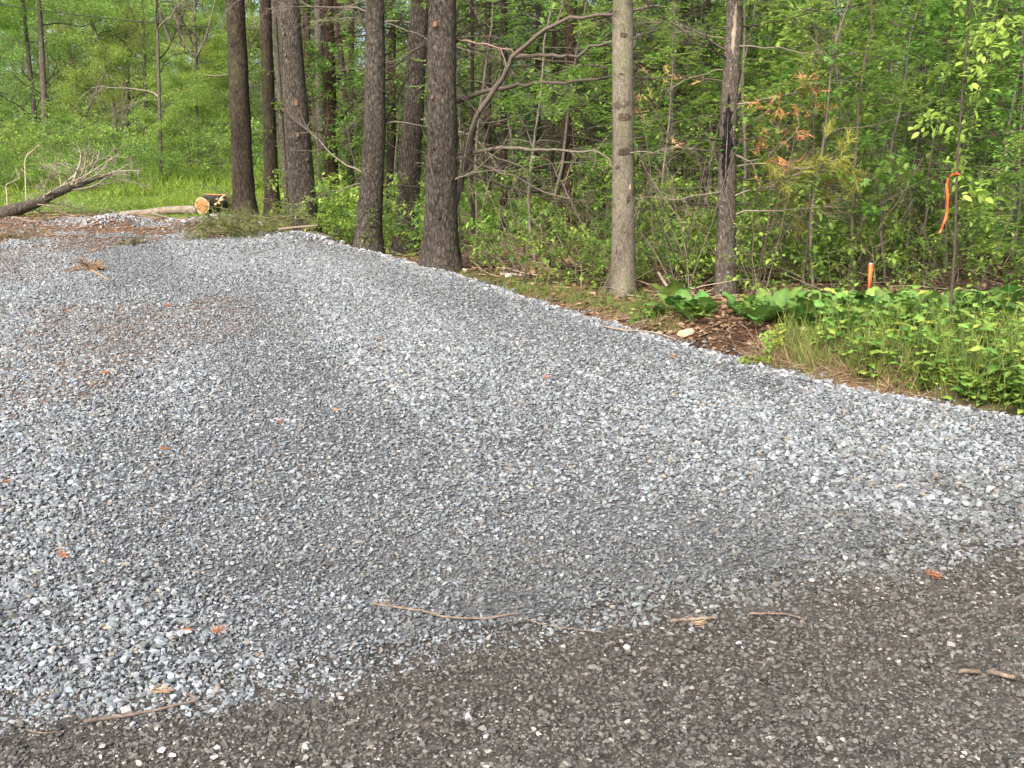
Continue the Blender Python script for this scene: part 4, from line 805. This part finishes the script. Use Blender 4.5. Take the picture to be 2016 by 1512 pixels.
rock('tan rock lodged in the eroded bank', 1350, 662, .15, (.40, .30, .21), 1, .6, rz=.2)
rock('rounded cream stone at the foot of the thickest pine', 805, 523, .12, (.55, .43, .30), 2, .5)
rock('pale stone on the litter right of the thickest pine', 915, 533, .06, (.45, .4, .33), 3)
rock('pale stone half hidden in the wood near the gravel edge', 1000, 545, .09, (.40, .36, .30), 4)
rock('bluish chunk of stone below the tan rock', 1347, 685, .10, (.34, .38, .42), 5)
rock('white stone on the gravel edge below the cut boughs', 650, 484, .12, (.52, .53, .53), 6)
rock('small brown stone in the eroded bank, right of the tan rock', 1478, 680, .07, (.25, .18, .13), 7)
rock('pale round stone at the right end of the bare soil', 1582, 652, .09, (.42, .36, .25), 8)
rock('lone pale blue stone in the lower left gravel', 97, 1064, .028, (.42, .5, .5), 9, .4)
rr_ = np.random.default_rng(77); g_edge = []
for k in range(60):                        # coarse chunks spilled along the edge
    y = rr_.uniform(6.2, 13.8); xe = np.interp(y, EY, EX)-rr_.uniform(-.12, .25); s_ = rr_.uniform(.035, .085); c_ = float(rr_.uniform(.14, .40))
    o = ob('stone', STONES[k % 10], drive, (xe, y, h1(xe, y)+.02+s_*.1), (rr_.normal(0, .3), rr_.normal(0, .3), rr_.uniform(0, 6)), tuple(s_*rr_.uniform(.8, 1.3, 3))); o['col'] = (c_*.96, c_, c_*1.05)
pp, ss_ = [], []
for (bx, by, s, m) in ((-6.05, 15.6, .40, 420), (-4.55, 16.2, .40, 300), (-2.9, 13.9, .5, 220)):
    pp.append(np.stack([rr_.normal(bx, s, m), rr_.normal(by, s*.7, m)], -1)); ss_.append(rr_.uniform(.04, .085, m))
for k in range(1): 
    y = rr_.uniform(6, 14, 900); pp.append(np.stack([np.interp(y, EY, EX)-np.abs(rr_.normal(0, .13, 900))+.07, y], -1)); ss_.append(rr_.uniform(.025, .06, 900))
pp = np.concatenate(pp); ss_ = np.concatenate(ss_); n_ = len(pp); cc_ = np.clip(rr_.lognormal(math.log(.20), .4, n_), .06, .5)[:, None]*np.array([.95, 1.0, 1.06])
o = gn_scatter('coarse_stone', np.concatenate([pp, (hgt(pp[:, 0], pp[:, 1])+.02+ss_*.15)[:, None]], 1), np.stack([rr_.normal(0, .5, n_), rr_.normal(0, .5, n_), rr_.uniform(0, 6, n_)], -1), ss_[:, None]*rr_.uniform(.75, 1.3, (n_, 3)), rr_.integers(0, 10, n_), cc_, stone_objs[:10])
o['kind'] = 'stuff'; tag(o, 'coarse bluish stone chunks piled along the gravel edge and far end', 'gravel')

# ------------------------------------------------------------------ herbs on the bank
def herb_leaf(seed, w_, wave, ca, stalk=.5):
    rng = np.random.default_rng(seed); mb = MB(); t = np.linspace(0, 1, 8); wd = w_*np.sin(np.pi*np.clip(t*.93+.07, 0, 1))**.62*(1-.35*t)*1.15; V, C = [], []
    for i, a in enumerate(t):
        zc = .16*math.sin(a*2.2)-.28*a*a
        for j, s_ in enumerate((-1, -.55, 0, .55, 1)):
            V.append((stalk+a, s_*wd[i], .0+zc+.10*abs(s_)*w_+wave*.06*math.sin(a*17+s_*2+seed)*abs(s_))); C.append(np.array(ca)*((1.35 if j == 2 else 1)+rng.normal(0, .05)))
    i = (np.arange(7)[:, None]*5+np.arange(4)[None]).reshape(-1); mb.add(np.array(V), np.stack([i, i+1, i+6, i+5], -1), np.array(C))
    addtube(mb, smooth_path([(0, 0, -.12), (stalk*.5, 0, .02), (stalk+.05, 0, .0)], 2), .014, 4, np.array(ca)*1.3, cap=False); return mb.mesh('leaf', HERB)
BL = [herb_leaf(k, .40, 1, ((.095, .185, .04), (.13, .22, .045), (.08, .16, .035))[k % 3], .45) for k in range(4)]
ML = [herb_leaf(10+k, .30, .8, ((.15, .25, .045), (.21, .30, .055), (.115, .205, .04))[k % 3], .3) for k in range(4)]
rh = np.random.default_rng(88)
def herb(name, label, cat, x, y, n, L, leaves, group=None, tall=.0):
    z = h1(x, y); t = thing(name, label, cat, (x, y, z), rh.uniform(0, 6), 1, group)
    if tall:
        mb = MB(); st = arm(rh, (0, 0, -.03), (0, 0, 1), tall+.03, 5, .06); addtube(mb, st, np.linspace(.006, .003, 6), 4, (.10, .14, .04)); ob('stem', mb.mesh('stem', HERB), t)
    for k in range(n):
        el = rh.uniform(.25, 1.05) if not tall else rh.uniform(-.1, .5); p0 = (0, 0, .01) if not tall else tuple(st[min(5, 1+int(k/n*5))])
        o = ob('leaf', leaves[rh.integers(4)], t, p0, (0, 0, 0), L*rh.uniform(.6, 1.1)); o.rotation_euler = Euler((rh.normal(0, .15), -el, k*2.4+rh.normal(0, .3)), 'XYZ')
    return t
BD = [(1322, 610, .17), (1345, 618, .2), (1362, 628, .16), (1385, 618, .17), (1460, 622, .18), (1490, 634, .18), (1505, 612, .18), (1530, 628, .2), (1545, 608, .17), (1570, 632, .17), (1595, 612, .17), (1620, 596, .16), (1640, 618, .17), (1668, 602, .17), (1690, 622, .17), (1715, 604, .17), (1745, 615, .17), (1760, 595, .16), (1790, 612, .16), (1830, 605, .17), (1860, 625, .17), (1900, 610, .17), (1940, 622, .17), (1330, 598, .19)]
BD += [(rh.uniform(1480, 2050), rh.uniform(598, 652), rh.uniform(.13, .2)) for _ in range(34)]
for k, (x, y, L) in enumerate(BD):
    g = gpix(x, y+6)
    if k in (0, 23): lab = ('big upright burdock leaves left of the burnt trunk foot', 'burdock with one tall rounded leaf left of the burnt trunk')[k > 0]; grp = None
    else: lab, grp = ('large' if L > .165 else 'smaller')+' broad-leaved burdock on the bank, '+beside(g.x, g.y)+(', at the back' if y < 618 else ', at the front'), ('burdocks on the bank')
    herb('burdock_plant', lab, 'plant', g.x, g.y, 9, L, BL, grp)
for k in range(150):
    x, y = (rh.uniform(1600, 2080) if k < 80 else rh.uniform(1800, 2080)), 0; y = rh.uniform(636, 756+(x-1640)*.19); g = gpix(x, y)
    herb('leafy_herb', 'green herb '+('high' if y < 690 else 'low')+' on the bank, '+beside(g.x, g.y), 'plant', g.x, g.y, int(rh.integers(6, 13)), rh.uniform(.06, .125), ML, 'herbs on the bank', rh.uniform(.06, .36))
# pale seedling sprays hanging over the gravel edge
rng = np.random.default_rng(99)
for k, (pts, lab) in enumerate((((( 1530, 700), (1537, 670), (1532, 640)), 'upright pale green seedling spray above the gravel edge'), (((1500, 715), (1515, 690), (1508, 662)), 'pale green seedling spray leaning left over the gravel edge'), (((1525, 720), (1570, 728), (1640, 752)), 'pale green creeping spray trailing right along the gravel edge'), (((1520, 715), (1490, 712), (1458, 712)), 'pale green creeping spray trailing left along the gravel edge'), (((1240, 635), (1260, 620), (1285, 612)), 'small pale green seedling left of the eroded bank'))):
    b = gpix(*pts[0]); t = thing('seedling', lab, 'plant', b); Y = b.y; q = smooth_path([pix(x, y, Y-.05*j)-b for j, (x, y) in enumerate(pts)], 6); st, lf = MB(), MB(); addtube(st, q, .004, 4, (.2, .17, .08))
    n = 90; u_ = rng.uniform(.05, 1, n)*(len(q)-1); i = np.minimum(u_.astype(int), len(q)-2); P = q[i]+(q[i+1]-q[i])*(u_-i)[:, None]+rng.normal(0, .018, (n, 3))
    scatter(lf, *LEAF6, P, rnd_dirs(n, rng), rnd_dirs(n, rng, 2)+np.array([0, -.6, 0]), rng.uniform(.025, .045, n), green(n, (.17, .28, .04), (.26, .36, .07), rng)); ob('stem', st.mesh('stem', TWIG), t); ob('leaves', lf.mesh('leaves', LEAFM), t, kind='stuff')
# small leafy plants along the wood's edge and floor
rt_ = np.random.default_rng(123); protos = []
for k in range(34):
    for tr in range(40):
        px_ = rt_.uniform(640, 1300) if k % 3 else rt_.uniform(1300, 2050); Y = rt_.uniform(9, 14.5); x = (px_-1008)/2000*Y; e_ = float(edge(x, Y))
        if .25 < e_ < 3.0: break
    tt = plant('small_plant', TINY[k % 4], ('small' if k % 2 else 'tiny')+' leafy plant, '+beside(x, Y)+(', near the front' if Y < 11.5 else ', farther back'), 'plant', x, Y, rt_.uniform(.7, 1.2), 'small plants on the forest floor', 'foliage', 'stems')
    if k < 4: protos.append([c for c in tt.children if c.name.startswith('foliage')][0])
n_ = 1500; Y = rt_.uniform(10, 30, n_); px_ = rt_.uniform(560, 2300, n_); x = (px_-1008)/2000*Y; k = (edge(x, Y) > .5) & (x > -3.4-(Y-15)*.15) & (fbm(x*.5, Y*.5, 0, 66)+.03*(np.minimum(Y, 18)-14) > .46); x, Y = x[k], Y[k]; n_ = len(x)
o = gn_scatter('undergrowth', np.stack([x, Y, hgt(x, Y)-.03], -1), np.stack([0*x, 0*x, rt_.uniform(0, 6, n_)], -1), rt_.uniform(.6, 1.3, (n_, 1))*np.ones((1, 3)), rt_.integers(0, 4, n_), np.ones((n_, 3)), protos); o['kind'] = 'stuff'; tag(o, 'low green undergrowth covering the floor of the wood', 'undergrowth')

# ------------------------------------------------------------------ grass, litter, needles, twigs
BLADE = (np.array([(0, .5, 0), (0, -.5, 0), (.5, .38, .05), (.5, -.38, .05), (1, 0, -.02)]), np.array([(0, 1, 3), (0, 3, 2), (2, 3, 4)]))
def blades(name, label, x, y, L, w_, ca, cb, lean=.4, rng=R, droop=None):
    n = len(x); mb = MB(); d = rnd_dirs(n, rng)*lean+np.array([0, 0, 1.0]) if droop is None else rnd_dirs(n, rng)*lean+np.array(droop)
    scatter(mb, *BLADE, np.stack([x, y, hgt(x, y)-.01], -1), d, rnd_dirs(n, rng), np.stack([L, w_, L], -1), green(n, ca, cb, rng, .25)); o = ob(name, mb.mesh(name, GRASSM), kind='stuff'); return tag(o, label, 'grass')
rq = np.random.default_rng(5)
n_ = 70000; y = 16.6+(rq.random(n_)**1.3)*17; x = -rq.uniform(1.5, 17, n_)-np.maximum(y-20, 0)*.12; k = (y+.5*np.sin(x*2)+1.2*(fbm(x, y, 0, 3)-.5) > 17.3); x, y = x[k], y[k]
tallm = fbm(x*.5, y*.5, 0, 9); blades('meadow_grass', 'bright green grass of the clearing behind the driveway', x, y, rq.uniform(.05, .13, len(x))*(.6+2.2*sst(.5, .7, tallm))*np.interp(y, [17, 22, 30], [.8, 1.2, 2]), np.interp(y, [17, 30], [.012, .022]), (.10, .18, .018), (.21, .29, .04), .8, rq)
def near_px(n, x0, x1, ya, yb_):     # random ground points inside a slanted pixel band
    px_ = rq.uniform(x0, x1, n); u_ = rq.random(n); out = [gpix(a, ya(a)+(yb_(a)-ya(a))*b) for a, b in zip(px_, u_)]; return np.array([p.x for p in out]), np.array([p.y for p in out])
x, y = near_px(240, 1540, 2030, lambda a: 632, lambda a: 742+(a-1640)*.18); x = np.repeat(x, 14)+rq.normal(0, .035, 3360); y = np.repeat(y, 14)+rq.normal(0, .035, 3360)
blades('bank_grass', 'long green grass on the bank above the gravel', x, y, rq.uniform(.08, .30, len(x)), np.full(len(x), .006), (.09, .16, .025), (.24, .28, .07), .55, rq)
x, y = near_px(150, 1490, 1800, lambda a: 676+(a-1500)*.10, lambda a: 712+(a-1500)*.24); x = np.repeat(x, 16)+rq.normal(0, .04, 2400); y = np.repeat(y, 16)+rq.normal(0, .04, 2400)
blades('dry_grass', 'dead straw-coloured grass hanging down the bank', x, y, rq.uniform(.10, .26, len(x)), np.full(len(x), .005), (.24, .17, .10), (.42, .33, .21), .8, rq, (-.4, -.6, .15))
x, y = near_px(170, 930, 1330, lambda a: 560+(a-930)*.05, lambda a: 556+(a-930)*.26); k = edge(x, y) > .15; x, y = x[k], y[k]; m = len(x); x = np.repeat(x, 10)+rq.normal(0, .05, m*10); y = np.repeat(y, 10)+rq.normal(0, .05, m*10)
blades('edge_grass', 'sparse green grass on the litter beside the pale trunk', x, y, rq.uniform(.05, .16, len(x)), np.full(len(x), .005), (.07, .13, .02), (.14, .2, .04), .7, rq)
# dead leaves on the forest floor
n_ = 26000; Y = 8+rq.random(n_)**1.5*18; px_ = rq.uniform(600, 2250, n_); x = (px_-1008)/2000*Y; k = (edge(x, Y) > .06) & (x > -3.2-(Y-15)*.2); x, Y = x[k], Y[k]; n_ = len(x); mb = MB()
t_ = rq.random((n_, 1)); cl_ = np.where(t_ < .5, (.16, .10, .06), np.where(t_ < .85, (.25, .17, .11), (.10, .06, .04)))*(1+.3*(rq.random((n_, 1))-.5))
scatter(mb, *LEAF, np.stack([x, Y, hgt(x, Y)+.012], -1), rnd_dirs(n_, rq)*np.array([1, 1, .3]), rnd_dirs(n_, rq)*.45+np.array([0, 0, 1]), rq.uniform(.04, .09, n_), cl_); o = ob('leaf_litter', mb.mesh('leaf_litter', LITTER), kind='stuff'); tag(o, 'brown dead leaves covering the forest floor', 'leaf litter')
mb = MB(); gs = [gpix(rq.uniform(1300, 1520), rq.uniform(632, 722), .012) for _ in range(420)]; gs = np.array([tuple(g) for g in gs if float(edge(g.x, g.y)) > -.08]); n_ = len(gs)
scatter(mb, *LEAF, gs, rnd_dirs(n_, rq)*np.array([1, 1, .4]), rnd_dirs(n_, rq)*.7+np.array([0, -.3, 1]), rq.uniform(.02, .065, n_), green(n_, (.05, .03, .02), (.22, .15, .10), rq, .4)); o = ob('bank_litter', mb.mesh('bank_litter', LITTER), kind='stuff'); tag(o, 'dead leaves and bark crumbs on the eroded bank', 'leaf litter')
# pine needles fallen on the gravel
n_ = 110000; y = 4+rq.random(n_)**.8*13.2; x = -rq.random(n_)*y*.62+rq.random(n_)*1.2; pr = np.maximum(duff(x, y)*np.interp(y, [4, 12, 14], [.22, .4, 1]), .012); k = (rq.random(n_) < pr) & (edge(x, y) < 0); x, y = x[k], y[k]; n_ = len(x); mb = MB()
scatter(mb, *NEED, np.stack([x, y, hgt(x, y)+.028+.012*rq.random(n_)], -1), rnd_dirs(n_, rq)*np.array([1, 1, .12]), rnd_dirs(n_, rq)*.3+np.array([0, 0, 1]), np.stack([rq.uniform(.06, .13, n_), np.interp(y, [4, 15], [.0025, .008]), np.ones(n_)], -1), green(n_, (.18, .095, .055), (.33, .21, .125), rq)); o = ob('needle_litter', mb.mesh('needle_litter', LITTER), kind='stuff'); tag(o, 'rusty fallen pine needles strewn over the gravel', 'pine needles')
# clusters of rust-orange needles
for k, (x, y, L, lab) in enumerate(((375, 1243, .05, 'small orange needle tuft, left one of a pair in the lower left gravel'), (420, 1246, .075, 'larger orange needle tuft, right one of a pair in the lower left gravel'), (128, 1096, .07, 'orange needle tuft on the gravel at the left, below mid height'), (1070, 745, .09, 'orange needle tuft on the gravel left of the seedlings'), (330, 1362, .09, 'tan needle cluster beside the forked stick'), (1322, 705, .08, 'orange needle tuft just below the eroded bank'), (336, 603, .10, 'rusty needle tuft on the far gravel at left'), (203, 736, .08, 'rusty needle tuft on the gravel left of the middle'), (330, 884, .06, 'faint orange needle tuft in the left middle gravel'), (545, 832, .06, 'rusty needle tuft in the middle left gravel'), (665, 808, .06, 'small tan needle tuft in the middle gravel'), (1370, 1228, .05, 'small tan needles beside the thick short stick'), (1850, 1136, .08, 'rusty needles on the seam at the right'), (10, 950, .05, 'orange needles on the gravel at the left border'))):
    g = gpix(x, y, .03); t = thing('needle_tuft', lab, 'pine needles', g); rng = np.random.default_rng(140+k); n = 34; mb = MB(); a0 = rng.uniform(-.5, .5)+(0 if k % 2 else math.pi); d = np.stack([np.cos(a0+rng.normal(0, .35, n)), np.sin(a0+rng.normal(0, .35, n)), rng.uniform(0, .35, n)], -1)
    tan = 'tan' in lab; scatter(mb, *NEED, rng.normal(0, .006, (n, 3))+np.array([0, 0, .004]), d, rnd_dirs(n, rng)*.4+np.array([0, 0, 1]), np.stack([L*.85*rng.uniform(.5, 1.1, n), np.full(n, .0021*max(1, g.y/4)), np.ones(n)], -1), green(n, (.45, .3, .17) if tan else (.40, .13, .045), (.45, .33, .22) if tan else (.52, .21, .085), rng)); ob('needles', mb.mesh('needles', LITTER), t, kind='stuff')
    mb = MB(); addtube(mb, np.array([[0, 0, .004], [-.3*L*math.cos(a0), -.3*L*math.sin(a0), .004]]), .002, 5, (.2, .12, .07)); ob('twig', mb.mesh('twig', TWIG), t)
# fallen twigs and bare brush in the wood
mb = MB(); rng = np.random.default_rng(160)
for k in range(420):
    Y = 9.3+rng.random()**1.4*12; x = (rng.uniform(640, 2150)-1008)/2000*Y
    if float(edge(x, Y)) < .3: continue
    q = arm(rng, (x, Y, h1(x, Y)+.02), dvec(rng.uniform(0, 6.28), rng.uniform(-.02, .25)), rng.uniform(.2, 1.0), 4, .15, -.03); q[:, 2] = np.maximum(q[:, 2], hgt(q[:, 0], q[:, 1])+.01); addtube(mb, q, np.linspace(.007, .003, 5), 3, ((.09, .07, .055), (.2, .165, .125), (.3, .25, .19))[rng.integers(3)], cap=False)
o = ob('fallen_twigs', mb.mesh('fallen_twigs', TWIG), kind='stuff'); tag(o, 'dry twigs strewn over the floor of the wood', 'twigs')
mb = MB(); rng = np.random.default_rng(166)
for k in range(240):
    y = rng.uniform(13.6, 17.6); x = rng.uniform(-9.5, -3.2)
    if float(edge(x, y)) > -.1 or float(duff(np.array(x), np.array(y))) < rng.random()*.6: continue
    q = arm(rng, (x, y, h1(x, y)+.03), dvec(rng.uniform(-.6, .6)+(3.14 if k % 2 else 0), rng.uniform(-.02, .12)), rng.uniform(.12, .6), 4, .12, -.03); q[:, 2] = np.maximum(q[:, 2], hgt(q[:, 0], q[:, 1])+.03); addtube(mb, q, np.linspace(.009, .004, 5), 4, ((.10, .07, .05), (.2, .15, .11), (.06, .045, .035))[k % 3], cap=False)
o = ob('twig_litter', mb.mesh('twig_litter', TWIG), kind='stuff'); tag(o, 'small twigs and bark bits strewn over the far end of the driveway', 'twigs')
BARE = []
for k in range(4):
    rng = np.random.default_rng(170+k); mb = MB()
    for j in range(7): twiggy(rng, mb, arm(rng, rng.normal(0, .06, 3)*np.array([1, 1, 0])+np.array([0, 0, -.05]), dvec(rng.uniform(0, 6.28), rng.uniform(.7, 1.5)), rng.uniform(.9, 2.2), 7, .10), .007, .0025, ((.17, .14, .11), (.10, .08, .065))[j % 2], 6, .35, 4)
    BARE.append(mb.mesh('stems', TWIG))
for k in range(34):
    a = rg.uniform(1450, 2040) if k < 20 else rg.uniform(900, 1450); Y = rg.uniform(9.6, 13); x = (a-1008)/2000*Y
    if float(edge(x, Y)) < .5: Y += 1.5; x = (a-1008)/2000*Y
    t = thing('bare_shrub', 'bare grey twiggy bush, '+beside(x, Y)+(', near the front' if Y < 11.3 else ', farther back'), 'shrub', (x, Y, h1(x, Y)), rg.uniform(0, 6), rg.uniform(.6, 1.1), 'bare bushes in the wood'); ob('stems', BARE[k % 4], t)

# ------------------------------------------------------------------ survey stake, tape on its sapling
b = pix(1710, 590, 8.9); b.z = h1(b.x, b.y); tp = pix(1709, 518, 8.9); t = thing('survey_stake', 'wooden survey stake painted orange among the broad leaves', 'stake', b, .3); Hs = tp.z-b.z; mb = MB(); s_ = .015
for z0, z1, c, nm in ((-.15, Hs*.35, (.42, .3, .19), 'stake'), (Hs*.35, Hs*.965, (.62, .13, .04), 'painted_top'), (Hs*.965, Hs, (.5, .4, .3), 'pale_tip')):
    mb = MB(); v = [(x_*s_, y_*s_*.6, z) for z in (z0, z1) for x_, y_ in ((-1, -1), (1, -1), (1, 1), (-1, 1))]; f = [(0, 1, 5, 4), (1, 2, 6, 5), (2, 3, 7, 6), (3, 0, 4, 7), (4, 5, 6, 7), (3, 2, 1, 0)]; mb.add(v, f, c); ob(nm, mb.mesh(nm, PAINT, False), t)
Yt = 7.6; b = pix(1868, 720, Yt); b.z = h1(b.x, b.y); t = thing('sapling', 'thin dark sapling carrying the orange tape', 'sapling', b)
q = smooth_path([(0, 0, -.1)]+[pix(x, y, Yt)-b for x, y in ((1872, 600), (1880, 480), (1884, 345), (1893, 200), (1903, 90), (1915, -40), (1925, -200))], 4); mb = MB(); rng = np.random.default_rng(190); tw = twiggy(rng, mb, q, .012, .005, (.055, .046, .036), 14, .45, 7); ob('trunk', mb.mesh('trunk', TWIG), t)
lf = MB(); P = np.concatenate([w_[1:] for w_ in tw if w_[:, 2].mean() > .9]); P = np.repeat(P, 3, 0)+rng.normal(0, .04, (len(P)*3, 3)); n = len(P); scatter(lf, *LEAF6, P, rnd_dirs(n, rng)+np.array([0, 0, -.3]), rnd_dirs(n, rng, 2.5), rng.uniform(.05, .085, n), green(n, GB, GY, rng)); ob('crown', lf.mesh('crown', LEAFM), t, kind='stuff')
tape = thing('survey_tape', 'strip of orange flagging tape hanging from the thin sapling', 'tape', pix(1884, 343, Yt-.02))
def ribbon(nm, pts, wd, tw_):
    q = smooth_path([pix(x, y, Yt-.03-.01*j)-tape.location for j, (x, y) in enumerate(pts)], 5); mb = MB(); n = len(q); V = []
    for i, p in enumerate(q):
        a = tw_*math.sin(i*.7); sd = np.array([math.cos(a), math.sin(a), .1])*wd/2; V += [p-sd, p, p+sd]
        V[-2] = V[-2]+np.array([0, -.004, 0])
    i = (np.arange(n-1)[:, None]*3+np.arange(2)[None]).reshape(-1); mb.add(np.array(V), np.stack([i, i+1, i+4, i+3], -1), (.66, .115, .015)); ob(nm, mb.mesh(nm, TAPE), tape)
ribbon('tail', ((1868, 350), (1864, 365), (1866, 395), (1863, 425), (1856, 445), (1850, 458)), .018, .5)
ribbon('loose_end', ((1866, 352), (1874, 345), (1880, 340), (1887, 337)), .018, .9)
mb = MB(); a = np.linspace(0, 2*np.pi, 13); kp = pix(1884, 343, Yt)-tape.location; addtube(mb, np.stack([kp.x+.016*np.cos(a), kp.y+.016*np.sin(a), kp.z+.004*np.sin(2*a)], -1), .007, 6, (.66, .115, .015), False); ob('knot', mb.mesh('knot', TAPE), tape)
print('triangles', sum(len(m.loops)-2*len(m.polygons) for m in bpy.data.meshes), 'objects', len(bpy.data.objects))
